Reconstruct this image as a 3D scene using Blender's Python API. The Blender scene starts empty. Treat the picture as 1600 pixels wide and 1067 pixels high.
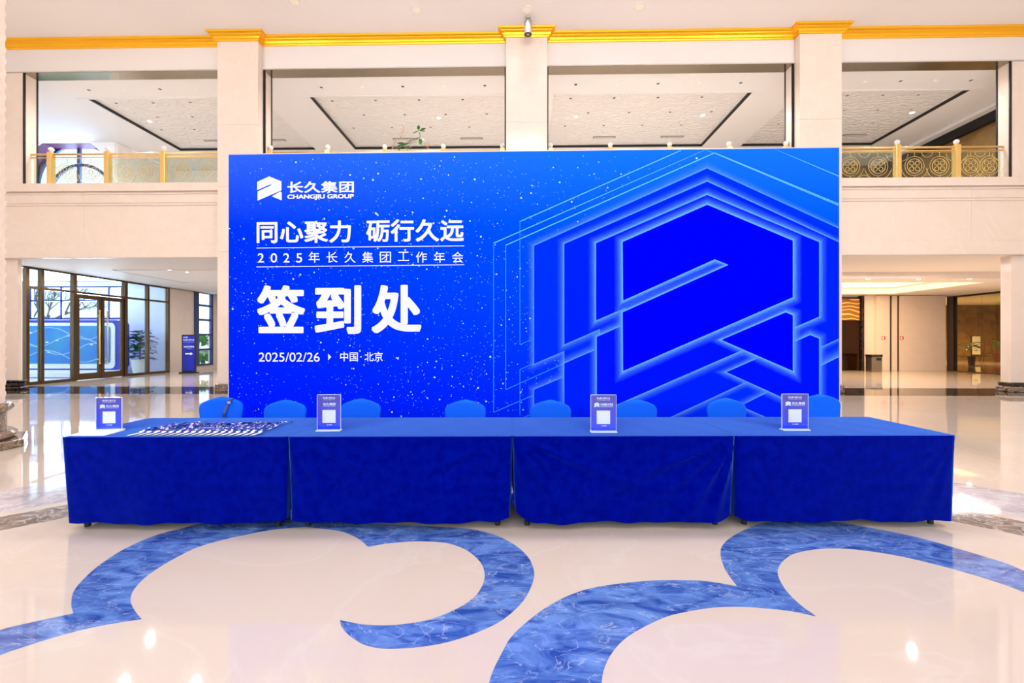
import bpy, bmesh, math, random
from mathutils import Vector, Matrix
R = math.radians
PI = math.pi
SC = bpy.context.scene
COL = SC.collection

# ------------------------------------------------------------------ camera
F, H = 711.0, 1.52                       # focal length in pixels of the 1600 px frame, eye height
YAW = math.atan(14 / 711)
cam = bpy.data.cameras.new('camera'); cam.sensor_width = 36.0; cam.lens = 36.0 * F / 1600
cam.shift_y = -1.5 / 1600; cam.clip_end = 300
camo = bpy.data.objects.new('camera', cam); COL.objects.link(camo)
camo.location = (0, 0, H); camo.rotation_euler = (R(90), 0, YAW)
SC.camera = camo

# ------------------------------------------------------------------ world, exposure, large lights
vs = SC.view_settings
vs.view_transform = 'Standard'; vs.look = 'None'; vs.gamma = 1.0; vs.use_curve_mapping = False
vs.exposure = 0.0
W = bpy.data.worlds.new('overcast_sky'); SC.world = W; W.use_nodes = True
bg = W.node_tree.nodes['Background']; bg.inputs[0].default_value = (0.72, 0.87, 1.0, 1); bg.inputs[1].default_value = 2.2


def light(name, kind, loc, energy, color=(1, 1, 1), rot=(0, 0, 0), **kw):
    l = bpy.data.lights.new(name, kind); l.energy = energy; l.color = color
    for k, v in kw.items(): setattr(l, k, v)
    o = bpy.data.objects.new(name, l); COL.objects.link(o); o.location = loc; o.rotation_euler = rot
    return o


WARM = (1.0, 0.80, 0.62); SOFT = (1.0, 0.95, 0.90); DAY = (0.80, 0.90, 1.0)
# daylight through the tall windows behind the camera, and through the windows of the entrance hall
light('daylight_back', 'AREA', (0, -11.2, 5.8), 1600, (0.95, 0.96, 1.0), (R(90), 0, 0), shape='RECTANGLE', size=26, size_y=6.8)
light('daylight_entrance', 'AREA', (-22.0, 22.6, 3.4), 2600, DAY, (R(-90), 0, 0), shape='RECTANGLE', size=4.6, size_y=1.6)
light('daylight_arch', 'AREA', (-18.5, 19.4, 8.6), 170, (0.48, 0.64, 1.0), (R(-90), 0, 0), shape='RECTANGLE', size=2.6, size_y=1.8)

# ------------------------------------------------------------------ helpers
cY, sY = math.cos(YAW), math.sin(YAW)


def ray(u, v):
    x = (u - 800) / F
    return Vector((x * cY - sY, x * sY + cY, -(v - 532) / F))


def P(u, v, z=None, Y=None, X=None):     # where the sight line of a photo pixel meets a real plane
    d = ray(u, v)
    t = (z - H) / d.z if z is not None else (Y / d.y if Y is not None else X / d.x)
    return Vector((0, 0, H)) + d * t


def srgb(r, g, b):
    f = lambda c: (c / 255) / 12.92 if c / 255 <= .04045 else ((c / 255 + .055) / 1.055) ** 2.4
    return (f(r), f(g), f(b), 1)


M = {}


def mat(name, col, rough=.5, metal=0., spec=.5, col2=None, scale=3., detail=4., bump=0., bscale=20., contrast=(.35, .65),
        emit=None, estr=0., sheen=0., stretch=(1, 1, 1), coat=0., trans=0.):
    m = bpy.data.materials.new(name); m.use_nodes = True
    nt = m.node_tree; b = nt.nodes['Principled BSDF']
    b.inputs['Base Color'].default_value = col; b.inputs['Roughness'].default_value = rough
    b.inputs['Metallic'].default_value = metal; b.inputs['Specular IOR Level'].default_value = spec
    b.inputs['Sheen Weight'].default_value = sheen; b.inputs['Coat Weight'].default_value = coat
    b.inputs['Transmission Weight'].default_value = trans
    if emit: b.inputs['Emission Color'].default_value = emit; b.inputs['Emission Strength'].default_value = estr
    tc = None
    if col2 or bump:
        tc = nt.nodes.new('ShaderNodeTexCoord'); mp = nt.nodes.new('ShaderNodeMapping'); mp.inputs['Scale'].default_value = stretch
        nt.links.new(tc.outputs['Object'], mp.inputs[0])
    if col2:
        n = nt.nodes.new('ShaderNodeTexNoise'); n.inputs['Scale'].default_value = scale; n.inputs['Detail'].default_value = detail
        n.inputs['Distortion'].default_value = .6
        r = nt.nodes.new('ShaderNodeValToRGB'); r.color_ramp.elements[0].position = contrast[0]; r.color_ramp.elements[1].position = contrast[1]
        r.color_ramp.elements[0].color = col; r.color_ramp.elements[1].color = col2
        nt.links.new(mp.outputs[0], n.inputs['Vector']); nt.links.new(n.outputs['Fac'], r.inputs[0]); nt.links.new(r.outputs[0], b.inputs['Base Color'])
    if bump:
        n2 = nt.nodes.new('ShaderNodeTexNoise'); n2.inputs['Scale'].default_value = bscale; n2.inputs['Detail'].default_value = 3
        bp = nt.nodes.new('ShaderNodeBump'); bp.inputs['Strength'].default_value = bump; bp.inputs['Distance'].default_value = .02
        nt.links.new(mp.outputs[0], n2.inputs['Vector']); nt.links.new(n2.outputs['Fac'], bp.inputs['Height']); nt.links.new(bp.outputs[0], b.inputs['Normal'])
    M[name] = m
    return m


def marble(name, base, dark, vein, rough=.08, scale=1.6, vscale=2.4, vwidth=.035, stretch=(1, 1, 1)):
    m = bpy.data.materials.new(name); m.use_nodes = True
    nt = m.node_tree; b = nt.nodes['Principled BSDF']; b.inputs['Roughness'].default_value = rough
    tc = nt.nodes.new('ShaderNodeTexCoord'); mp = nt.nodes.new('ShaderNodeMapping'); mp.inputs['Scale'].default_value = stretch
    mp.inputs['Rotation'].default_value = (0, 0, .5); nt.links.new(tc.outputs['Object'], mp.inputs[0])
    n = nt.nodes.new('ShaderNodeTexNoise'); n.inputs['Scale'].default_value = scale; n.inputs['Detail'].default_value = 7; n.inputs['Distortion'].default_value = 1.4
    n.inputs['Roughness'].default_value = .62
    r = nt.nodes.new('ShaderNodeValToRGB'); e = r.color_ramp.elements
    e[0].position = .36; e[0].color = dark; e[1].position = .62; e[1].color = base
    v = nt.nodes.new('ShaderNodeTexNoise'); v.inputs['Scale'].default_value = vscale; v.inputs['Detail'].default_value = 5; v.inputs['Distortion'].default_value = 2.2
    r2 = nt.nodes.new('ShaderNodeValToRGB'); e = r2.color_ramp.elements
    e[0].position = .5 - vwidth; e[0].color = (0, 0, 0, 1); e[1].position = .5 + vwidth; e[1].color = (0, 0, 0, 1)
    k = e.new(.5); k.color = (1, 1, 1, 1)
    mx = nt.nodes.new('ShaderNodeMixRGB'); mx.inputs[2].default_value = vein
    for nn in (n, v): nt.links.new(mp.outputs[0], nn.inputs['Vector'])
    nt.links.new(n.outputs['Fac'], r.inputs[0]); nt.links.new(v.outputs['Fac'], r2.inputs[0])
    mu = nt.nodes.new('ShaderNodeMath'); mu.operation = 'MULTIPLY'; mu.inputs[1].default_value = .6
    nt.links.new(r2.outputs[0], mu.inputs[0]); nt.links.new(mu.outputs[0], mx.inputs[0]); nt.links.new(r.outputs[0], mx.inputs[1])
    nt.links.new(mx.outputs[0], b.inputs['Base Color'])
    M[name] = m
    return m


def glass(name, tint, refl=.08):
    m = bpy.data.materials.new(name); m.use_nodes = True; nt = m.node_tree
    nt.nodes.remove(nt.nodes['Principled BSDF']); out = nt.nodes['Material Output']
    t = nt.nodes.new('ShaderNodeBsdfTransparent'); t.inputs[0].default_value = tint
    g = nt.nodes.new('ShaderNodeBsdfGlossy'); g.inputs['Roughness'].default_value = .02
    lw = nt.nodes.new('ShaderNodeLayerWeight'); lw.inputs[0].default_value = .5
    pw = nt.nodes.new('ShaderNodeMath'); pw.operation = 'POWER'; pw.inputs[1].default_value = 5.0
    mx = nt.nodes.new('ShaderNodeMixShader')
    ad = nt.nodes.new('ShaderNodeMath'); ad.operation = 'ADD'; ad.inputs[1].default_value = refl * .5; ad.use_clamp = True
    nt.links.new(lw.outputs['Facing'], pw.inputs[0]); nt.links.new(pw.outputs[0], ad.inputs[0]); nt.links.new(ad.outputs[0], mx.inputs[0])
    nt.links.new(t.outputs[0], mx.inputs[1]); nt.links.new(g.outputs[0], mx.inputs[2]); nt.links.new(mx.outputs[0], out.inputs[0])
    M[name] = m
    return m


# materials ---------------------------------------------------------------
marble('floor_beige', srgb(204, 191, 180), srgb(201, 186, 173), srgb(207, 196, 187), rough=.035, scale=.55, vscale=.5, vwidth=.02)
marble('inlay_blue', srgb(100, 136, 204), srgb(40, 72, 150), srgb(176, 186, 218), rough=.06, scale=3.4, vscale=2.2, vwidth=.012, stretch=(1, 2.2, 1))
marble('inlay_grey', srgb(190, 184, 190), srgb(150, 146, 156), srgb(222, 216, 214), rough=.06, scale=2.0)
marble('inlay_brown', srgb(132, 116, 108), srgb(78, 66, 62), srgb(214, 204, 198), rough=.06, scale=3.0, vscale=3.2)
marble('inlay_dark', srgb(70, 62, 56), srgb(38, 34, 32), srgb(120, 110, 100), rough=.04, scale=2.0)
marble('brown_marble', srgb(140, 118, 100), srgb(70, 56, 46), srgb(214, 196, 178), rough=.1, scale=5, vscale=5)
marble('black_marble', srgb(40, 30, 28), srgb(16, 12, 12), srgb(90, 76, 70), rough=.08, scale=4)
marble('cream_marble', srgb(236, 219, 205), srgb(233, 215, 200), srgb(238, 223, 211), rough=.12, scale=.7, vscale=.6)
mat('plaster', srgb(252, 247, 245), .7)
mat('ceiling_white', srgb(242, 240, 239), .75)
mat('beam_white', srgb(232, 224, 219), .45)
mat('gold', srgb(255, 190, 40), .28, metal=.75)
mat('gold_rail', srgb(240, 204, 128), .3, metal=.6)
mat('gold_line', srgb(222, 190, 112), .4, metal=.3)
mat('bronze', srgb(92, 72, 50), .25, metal=.8)
mat('soffit_bronze', srgb(168, 158, 140), .12, metal=.9)
mat('black', srgb(18, 17, 18), .5)
mat('rubber', srgb(22, 22, 24), .6)
mat('brown_wall', srgb(150, 118, 66), .5, col2=srgb(120, 90, 46), scale=2)
mat('dark_brown', srgb(52, 38, 26), .4)
mat('alu', srgb(205, 205, 208), .3, metal=.6)
mat('grey_metal', srgb(168, 164, 156), .35, metal=.4)
mat('white_paint', srgb(240, 240, 242), .5)
mat('white_card', srgb(250, 246, 250), .35)
mat('cloth_navy', srgb(0, 3, 122), .85, spec=.0, col2=srgb(0, 12, 138), scale=14, detail=6, sheen=1.0, bump=.15, bscale=180)
b_ = M['cloth_navy'].node_tree.nodes['Principled BSDF']; b_.inputs['Sheen Roughness'].default_value = .36; b_.inputs['Sheen Tint'].default_value = srgb(104, 165, 255)
mat('chair_blue', srgb(0, 96, 235), .6, spec=.12)
mat('print_white', srgb(236, 240, 255), .55)
mat('print_star', srgb(190, 218, 255), .5)
mat('print_dust', srgb(96, 150, 255), .5, spec=0)
mat('tag_navy', srgb(24, 26, 150), .5, col2=srgb(235, 238, 255), scale=38, detail=0, contrast=(.58, .6))
mat('acrylic_edge', srgb(225, 240, 255), .05, spec=.8)
mat('leaf_green', srgb(60, 140, 40), .45, col2=srgb(36, 104, 34), scale=8)
mat('leaf_dark', srgb(30, 120, 60), .4, col2=srgb(16, 84, 44), scale=8)
mat('dry_stem', srgb(206, 150, 110), .7)
mat('bark', srgb(92, 76, 64), .8)
mat('pot_white', srgb(240, 240, 238), .3)
mat('soil', srgb(60, 44, 34), .9)
mat('cardboard', srgb(222, 170, 90), .8)
mat('lamp_white', srgb(255, 250, 240), .5, emit=(1, .95, .86, 1), estr=14)
mat('lamp_soft', srgb(250, 236, 220), .5, emit=(1, .86, .7, 1), estr=.15)
mat('cove_glow', srgb(255, 226, 160), .5, emit=(1, .80, .46, 1), estr=1.3)
mat('chandelier_glow', srgb(255, 246, 230), .4, emit=(1, .93, .84, 1), estr=9)
mat('frame_navy', srgb(34, 52, 110), .4)
mat('frame_purple', srgb(96, 40, 84), .5)
mat('screen_blue', srgb(20, 110, 205), .3, col2=srgb(34, 140, 190), scale=1.2)
mat('sign_navy', srgb(12, 22, 150), .35, col2=srgb(22, 36, 190), scale=1.5)
mat('elevator_door', srgb(70, 48, 34), .12, metal=.9)
mat('red_sign', srgb(196, 70, 40), .5)
mat('easel_wood', srgb(104, 52, 32), .6)
mat('steel', srgb(150, 140, 124), .2, metal=.9)
mat('grille_dark', srgb(70, 62, 56), .6)
mat('crystal', srgb(245, 245, 250), .05, spec=.9, metal=.3)
mat('beige_carved', srgb(246, 228, 218), .55)
mat('grass', srgb(80, 120, 70), .9, col2=srgb(120, 130, 90), scale=1)
glass('glass_clear', (.93, .97, .98, 1), .07)
glass('glass_rail', (.86, .93, .90, 1), .10)
glass('glass_entry', (.86, .94, .99, 1), .05)
glass('glass_dark', (.82, .74, .58, 1), .06)
glass('acrylic', (.95, .97, 1, 1), .05)
# relief panel of the gallery ceiling
m = mat('relief_panel', srgb(240, 237, 234), .7)
nt = m.node_tree; tc = nt.nodes.new('ShaderNodeTexCoord')
w = nt.nodes.new('ShaderNodeTexWave'); w.inputs['Scale'].default_value = 1.5; w.inputs['Distortion'].default_value = 9.0; w.inputs['Detail'].default_value = 1.0; w.inputs['Detail Scale'].default_value = 2.2
w.bands_direction = 'Y'
bp = nt.nodes.new('ShaderNodeBump'); bp.inputs['Strength'].default_value = .4; bp.inputs['Distance'].default_value = .12
nt.links.new(tc.outputs['Object'], w.inputs['Vector']); nt.links.new(w.outputs['Fac'], bp.inputs['Height']); nt.links.new(bp.outputs[0], nt.nodes['Principled BSDF'].inputs['Normal'])
# swirl panel above the lift
m = mat('swirl_gold', srgb(150, 96, 30), .4)
nt = m.node_tree; tc = nt.nodes.new('ShaderNodeTexCoord')
w = nt.nodes.new('ShaderNodeTexWave'); w.wave_type = 'RINGS'; w.inputs['Scale'].default_value = 1.6; w.inputs['Distortion'].default_value = 6.0; w.inputs['Detail'].default_value = 0
r = nt.nodes.new('ShaderNodeValToRGB'); r.color_ramp.elements[0].position = .82; r.color_ramp.elements[0].color = srgb(150, 92, 26); r.color_ramp.elements[1].position = .9; r.color_ramp.elements[1].color = srgb(255, 206, 104)
nt.links.new(tc.outputs['Object'], w.inputs['Vector']); nt.links.new(w.outputs['Fac'], r.inputs[0]); nt.links.new(r.outputs[0], nt.nodes['Principled BSDF'].inputs['Base Color'])


class MB:
    def __init__(s): s.v = []; s.f = []

    def add(s, vv, ff):
        n = len(s.v); s.v += [tuple(a) for a in vv]; s.f += [tuple(i + n for i in q) for q in ff]
        return s

    def box(s, x0, x1, y0, y1, z0, z1):
        return s.add([(x0, y0, z0), (x1, y0, z0), (x1, y1, z0), (x0, y1, z0), (x0, y0, z1), (x1, y0, z1), (x1, y1, z1), (x0, y1, z1)],
                     [(0, 3, 2, 1), (4, 5, 6, 7), (0, 1, 5, 4), (1, 2, 6, 5), (2, 3, 7, 6), (3, 0, 4, 7)])

    def tube(s, p0, p1, r0, r1=None, n=10):
        r1 = r0 if r1 is None else r1
        p0, p1 = Vector(p0), Vector(p1); d = (p1 - p0).normalized()
        a = d.orthogonal().normalized(); b = d.cross(a)
        vv = []
        for p, r_ in ((p0, r0), (p1, r1)):
            vv += [p + (a * math.cos(2 * PI * i / n) + b * math.sin(2 * PI * i / n)) * r_ for i in range(n)]
        ff = [(i, (i + 1) % n, n + (i + 1) % n, n + i) for i in range(n)] + [tuple(range(n))[::-1], tuple(range(n, 2 * n))]
        return s.add(vv, ff)

    def lathe(s, prof, c=(0, 0, 0), n=20):
        vv = [(c[0] + r_ * math.cos(2 * PI * i / n), c[1] + r_ * math.sin(2 * PI * i / n), c[2] + z) for r_, z in prof for i in range(n)]
        k = len(prof)
        ff = [(j * n + i, j * n + (i + 1) % n, (j + 1) * n + (i + 1) % n, (j + 1) * n + i) for j in range(k - 1) for i in range(n)]
        ff += [tuple(range(n))[::-1], tuple(range((k - 1) * n, k * n))]
        return s.add(vv, ff)

    def prism(s, poly, fn, d0, d1):      # poly of 2-d points, fn(a, b, depth) -> xyz
        n = len(poly)
        vv = [fn(a, b, d0) for a, b in poly] + [fn(a, b, d1) for a, b in poly]
        return s.add(vv, [tuple(range(n)), tuple(range(n, 2 * n))[::-1]] + [(i, n + i, n + (i + 1) % n, (i + 1) % n) for i in range(n)])

    def ball(s, c, r_, n=10, k=6, sq=1.0):
        prof = [(max(1e-4, r_ * math.sin(PI * j / k)), -r_ * sq * math.cos(PI * j / k)) for j in range(k + 1)]
        return s.lathe(prof, c, n)

    def ring(s, fn, r_, w, n=24, a0=0, a1=2 * PI, rt=.004):     # a thin bent bar; fn(a, b, d) -> xyz
        full = abs(a1 - a0 - 2 * PI) < 1e-6; k = n if full else n + 1
        vv = []
        for i in range(k):
            t = a0 + (a1 - a0) * i / n
            for rr, dd in ((r_ - w / 2, -rt), (r_ + w / 2, -rt), (r_ + w / 2, rt), (r_ - w / 2, rt)):
                vv.append(fn(rr * math.cos(t), rr * math.sin(t), dd))
        ff = []
        for i in range(n):
            j = (i + 1) % k
            for q in range(4): ff.append((i * 4 + q, j * 4 + q, j * 4 + (q + 1) % 4, i * 4 + (q + 1) % 4))
        return s.add(vv, ff)

    def mesh(s, name):
        me = bpy.data.meshes.new(name); me.from_pydata(s.v, [], s.f)
        bm = bmesh.new(); bm.from_mesh(me); bmesh.ops.recalc_face_normals(bm, faces=bm.faces); bm.to_mesh(me); bm.free()
        return me

    def build(s, name, m, parent=None, smooth=False, bevel=0., seg=2):
        me = s.mesh(name); me.materials.append(M[m] if isinstance(m, str) else m)
        if smooth:
            for p in me.polygons: p.use_smooth = True
        o = bpy.data.objects.new(name, me); COL.objects.link(o)
        if parent: o.parent = parent
        if bevel:
            b = o.modifiers.new('bevel', 'BEVEL'); b.width = bevel; b.segments = seg; b.limit_method = 'ANGLE'
        return o


def tag(o, label=None, cat=None, group=None, kind=None):
    if label: o['label'] = label
    if cat: o['category'] = cat
    if group: o['group'] = group
    if kind: o['kind'] = kind
    return o


def thing(name, label, cat, loc=(0, 0, 0), rz=0, group=None, kind=None):
    o = bpy.data.objects.new(name, None); COL.objects.link(o); o.location = loc; o.rotation_euler = (0, 0, rz)
    return tag(o, label, cat, group, kind)


def struct(mb, name, m, label, cat, parent=None, **kw):
    o = mb.build(name, m, parent, **kw)
    if parent is None: tag(o, label, cat, kind='structure')
    return o


def copy_tree(o, parent=None):
    c = o.copy(); COL.objects.link(c); c.parent = parent
    for ch in list(o.children): copy_tree(ch, c)
    return c


def smooth_auto(o):
    for p in o.data.polygons: p.use_smooth = True
    return o


def B(x0, x1, y0, y1, z0, z1): return MB().box(x0, x1, y0, y1, z0, z1)


# =================================================================== STRUCTURE
YF, YP = 13.60, 13.35        # beam / fascia plane, pilaster face
ZC, ZB, ZU, ZG = 10.62, 9.70, 6.30, 4.03   # atrium ceiling, beam underside, gallery floor, ground ceiling
PIL = [(-9.02, -7.80), (-.44, .77), (8.08, 9.28)]
XL, XR = -15.25, 14.40       # outer jambs

floor = struct(B(-30, 42, -12.2, 36, -.3, 0), 'floor', 'floor_beige', 'polished beige marble lobby floor with inlaid bands', 'floor')
struct(B(-17.2, 17.2, -12.2, YF, ZC, ZC + .3), 'ceiling', 'plaster', 'plain cream atrium ceiling above the gold cornice', 'ceiling')
# walls of the hall beside and behind the camera
struct(B(-17.5, -17.2, -12.2, YF, 0, ZC), 'wall_left', 'cream_marble', 'cream side wall of the atrium on the left', 'wall')
struct(B(17.2, 17.5, -12.2, YF, 0, ZC), 'wall_right', 'cream_marble', 'cream side wall of the atrium on the right', 'wall')
wb = MB(); wb.box(-17.2, 17.2, -12.2, -11.9, 0, 1.0).box(-17.2, 17.2, -12.2, -11.9, 9.4, ZC)
for i in range(8):
    x = -14.4 + i * 4.0
    wb.box(x - .4, x + .4, -12.2, -11.9, 1.0, 9.4)
wb.box(-17.2, -14.7, -12.2, -11.9, 1, 9.4); wb.box(14, 17.2, -12.2, -11.9, 1, 9.4)
struct(wb, 'wall_back', 'cream_marble', 'cream wall with tall windows behind the camera', 'wall')
for i in range(7):
    x0, x1 = -14.0 + i * 4.0, -10.8 + i * 4.0
    wn = thing('window_%d' % (i + 3), 'tall daylight window behind the camera', 'window', ((x0 + x1) / 2, -12.0, 1.0), kind='structure')
    fr = MB()
    for zz in (0, 2.1, 4.2, 6.3, 8.34): fr.box(-1.6, 1.6, -.04, .04, zz, zz + .06)
    for xx in (-1.6, -.03, 1.54): fr.box(xx, xx + .06, -.04, .04, .06, 8.34)
    fr.build('window_frame', 'frame_navy', wn)
    B(-1.6, 1.6, -.01, .01, 0, 8.4).build('pane', 'glass_clear', wn)

# pilasters, clad in stone slabs with fine joints
for i, (x0, x1) in enumerate(PIL):
    p = thing('pilaster', ['cream marble pilaster left of the blue backdrop', 'cream marble pilaster rising above the middle of the backdrop',
                           'cream marble pilaster at the right edge of the backdrop'][i], 'pilaster', ((x0 + x1) / 2, YP, 0), kind='structure')
    hw = (x1 - x0) / 2
    B(-hw + .03, hw - .03, .03, .70, 0, ZC).build('core', 'cream_marble', p)
    for z0, z1 in ((.24, 2.2), (2.2, 4.16), (4.16, 6.1), (6.1, 7.93), (7.93, 10.42)):
        B(-hw, hw, 0, .25, z0 + .003, z1 - .003).build('stone_panel', 'cream_marble', p)
    B(-hw - .05, hw + .05, -.05, .75, 0, .23).build('plinth', 'brown_marble', p, bevel=.02)

# beam over the gallery openings
beam = struct(B(-17.2, 17.2, YF, 14.05, ZB + .012, ZC), 'wall_gallery_beam', 'beam_white', 'pale beam under the gold cornice across the gallery openings', 'beam')
edges = [-17.2] + [c for p in PIL for c in p] + [17.2]
for k in range(0, 8, 2):
    B(edges[k] + .02, edges[k + 1] - .02, YF + .012, 14.04, ZB, ZB + .012).build('soffit_strip', 'soffit_bronze', beam)
    B(edges[k] + .0, edges[k + 1], YF - .03, YF, ZB + .02, ZB + .07).build('bead', 'beam_white', beam)

# gold cornice that breaks forward round every pilaster
prof = [(0, 10.40), (.035, 10.40), (.05, 10.435), (.085, 10.445), (.10, 10.49), (.15, 10.53), (.155, 10.55), (.20, 10.575), (.225, 10.618), (0, 10.618)]


def corn_path(o):
    pts = [(-17.2, YF - o)]
    for x0, x1 in PIL: pts += [(x0 - o, YF - o), (x0 - o, YP - o), (x1 + o, YP - o), (x1 + o, YF - o)]
    return pts + [(17.2, YF - o)]


mb = MB(); rows = [[(x, y, z) for x, y in corn_path(o)] for o, z in prof]; n = len(rows[0])
mb.add([q for r_ in rows for q in r_], [(j * n + i, j * n + i + 1, (j + 1) * n + i + 1, (j + 1) * n + i) for j in range(len(rows) - 1) for i in range(n - 1)])
struct(mb, 'trim_1', 'gold', 'gold stepped cornice running along the top of the wall', 'cornice')

# gallery slab: fascia with mouldings, ground ceiling on its underside
slab = struct(B(-17.2, 22, YF + .03, 21.8, 4.32, ZU), 'wall_gallery_fascia', 'cream_marble', 'cream marble gallery fascia with thin mouldings under the balustrade', 'wall')
xs = [-17.2, -13.3, PIL[0][0], PIL[0][1], -4.1, PIL[1][0], PIL[1][1], 4.4, PIL[2][0], PIL[2][1], 13.2, 17.2]
for k in range(len(xs) - 1):
    if (xs[k], xs[k + 1]) in PIL: continue
    B(xs[k] + .003, xs[k + 1] - .003, YF, YF + .03, ZG, 6.0).build('stone_panel', 'cream_marble', slab)
for k in range(0, 8, 2):
    a, b = edges[k], edges[k + 1]
    B(a, b, YF - .05, YF + .03, 6.05, 6.30).build('ledge', 'cream_marble', slab, bevel=.012)
    B(a, b, YF - .03, YF, 5.96, 6.0).build('moulding', 'cream_marble', slab, bevel=.008)
    B(a, b, YF - .028, YF, 5.62, 5.66).build('moulding', 'cream_marble', slab, bevel=.008)
    B(a, b, YF - .022, YF, 5.70, 5.72).build('moulding', 'cream_marble', slab)
    B(a, b, YF - .02, YF, 4.04, 4.44).build('moulding', 'cream_marble', slab, bevel=.01)
# ground ceiling left: flat with a shallow tray edge
gl = struct(B(-17.2, 9.3, YF + .03, 24.8, ZG, 4.31), 'ceiling_ground_left', 'ceiling_white', 'white ground floor ceiling with a dark slot beside the glass entrance', 'ceiling')
B(-14.55, -14.40, 15.9, 19.4, ZG - .012, ZG + .01).build('slot', 'grille_dark', gl)
B(-14.40, -8, 19.2, 19.35, ZG - .012, ZG + .01).build('slot', 'grille_dark', gl)
B(-14.40, -8, 15.9, 19.2, ZG - .03, ZG + .01).build('drop_panel', 'ceiling_white', gl, bevel=.01)
# ground ceiling right: high strip, then a lower ceiling with a two-step lit tray
gr = struct(B(9.3, 22, YF + .03, 17.0, ZG, 4.31), 'ceiling_ground_right', 'ceiling_white', 'white soffit strip over the right passage', 'ceiling')
B(9.3, 22, 16.95, 17.0, 3.80, ZG).build('drop_face', 'cream_marble', gr)
lo = MB(); lo.box(9.3, 22, 17.0, 18.2, 3.80, 4.3).box(9.3, 22, 22.6, 24.8, 3.80, 4.3).box(18.2, 22, 18.2, 22.6, 3.8, 4.3)
low = struct(lo, 'ceiling_lift_lobby', 'ceiling_white', 'low cream ceiling with glowing cove steps in the lift lobby', 'ceiling')
B(9.3, 18.2, 18.2, 22.6, 4.30, 4.319).build('tray_top', 'ceiling_white', low)
MB().box(9.3, 18.2, 22.1, 22.6, 4.06, 4.14).box(17.7, 18.2, 18.2, 22.1, 4.06, 4.14).build('tray_step', 'ceiling_white', low)
MB().box(9.3, 18.18, 22.57, 22.6, 3.86, 4.04).box(18.17, 18.2, 18.3, 22.57, 3.86, 4.04).build('cove_strip', 'cove_glow', low)
MB().box(9.3, 17.68, 22.07, 22.1, 4.15, 4.28).box(17.67, 17.7, 18.3, 22.07, 4.15, 4.28).build('cove_strip', 'cove_glow', low)

# outer wall ends at ground and gallery
jl = struct(B(-17.2, -15.54, 13.75, 13.87, 0, ZG), 'wall_end_left', 'cream_marble', 'cream wall end beside the glass entrance', 'wall')
B(-17.2, -15.38, 13.66, 13.93, 0, .10).build('plinth', 'black_marble', jl, bevel=.03)
B(-17.2, -15.46, 13.70, 13.9, .10, .24).build('plinth', 'black_marble', jl, bevel=.03)
B(-17.2, -15.40, 13.64, 13.93, .24, .30).build('plinth', 'black_marble', jl, bevel=.02)
jr = struct(B(XR + .1, 17.2, 13.75, 14.05, 0, ZG), 'wall_end_right', 'cream_marble', 'cream wall end on the far right of the passage', 'wall')
B(XR - .02, 17.2, 13.62, 14.1, 0, .16).build('plinth', 'brown_marble', jr, bevel=.03)
B(XR + .04, 17.2, 13.68, 14.08, .16, .28).build('plinth', 'black_marble', jr, bevel=.02)
struct(B(-17.2, XL, YF + .02, 14.05, ZU, ZB), 'wall_gallery_left', 'cream_marble', 'cream wall end beside the left gallery opening', 'wall')
struct(B(XR, 17.2, YF + .02, 14.05, ZU, ZB), 'wall_gallery_right', 'cream_marble', 'cream wall end beside the right gallery opening', 'wall')
for k, (x, s_) in enumerate([(XL, 1), (PIL[0][0], -1), (PIL[0][1], 1), (PIL[1][0], -1), (PIL[1][1], 1), (PIL[2][0], -1), (PIL[2][1], 1), (XR, -1)]):
    t = thing('trim_%d' % (k + 2), 'dark edged jamb lining of a gallery opening', 'trim', (x, YF, ZU), kind='structure')
    sg = lambda a, b: (min(a * s_, b * s_), max(a * s_, b * s_))
    a, b = sg(0, .03); B(a, b, .06, .42, 0, ZB - ZU).build('lining', 'cream_marble', t)
    a, b = sg(0, .05); B(a, b, .04, .075, 0, ZB - ZU).build('edge_strip', 'black', t); B(a, b, .40, .44, 0, ZB - ZU).build('edge_strip', 'black', t)

# gallery floor, ceiling and walls
struct(MB().box(-16.7, 17, 14.3, 22, 6.22, 6.305).box(-27, -16.7, 14.3, 19.0, 6.22, 6.305), 'floor_gallery', 'floor_beige', 'pale stone gallery floor behind the balustrade', 'floor')
TR = [(-14.72, -8.80), (-7.12, -.50), (1.10, 7.64), (9.25, 14.70)]; TY0, TY1 = 15.15, 19.38
cu = MB(); cu.box(-27, 17, 14.05, TY0, ZB + .012, ZB + .3).box(-16.7, 17, TY1, 22, ZB + .012, ZB + .3)
xx = [-16.7] + [c for t_ in TR for c in t_] + [17]
for k in range(0, len(xx), 2): cu.box(xx[k], xx[k + 1], TY0, TY1, ZB + .012, ZB + .3)
cu.box(-27, -16.7, TY0, 19.2, ZB + .012, ZB + .3)
cg = struct(cu, 'ceiling_gallery', 'ceiling_white', 'white gallery ceiling with four sunken relief trays', 'ceiling')
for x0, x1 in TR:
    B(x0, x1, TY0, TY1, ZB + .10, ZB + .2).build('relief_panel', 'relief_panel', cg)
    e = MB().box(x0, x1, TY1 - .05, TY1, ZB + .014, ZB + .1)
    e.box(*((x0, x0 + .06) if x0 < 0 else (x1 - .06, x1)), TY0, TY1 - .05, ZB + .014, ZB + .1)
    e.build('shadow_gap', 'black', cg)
    B(x0 - .3, x1 + .3, TY0 - .06, TY0, ZB - .01, ZB + .012).build('tray_edge', 'ceiling_white', cg)
struct(B(-17, 8.2, 21.6, 21.9, ZU, ZB), 'wall_gallery_back', 'plaster', 'pale back wall of the gallery', 'wall')
struct(B(8.2, 17, 21.6, 21.9, ZU, ZB), 'wall_gallery_back_right', 'brown_wall', 'brown back wall of the gallery behind the right railing', 'wall')
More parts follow.
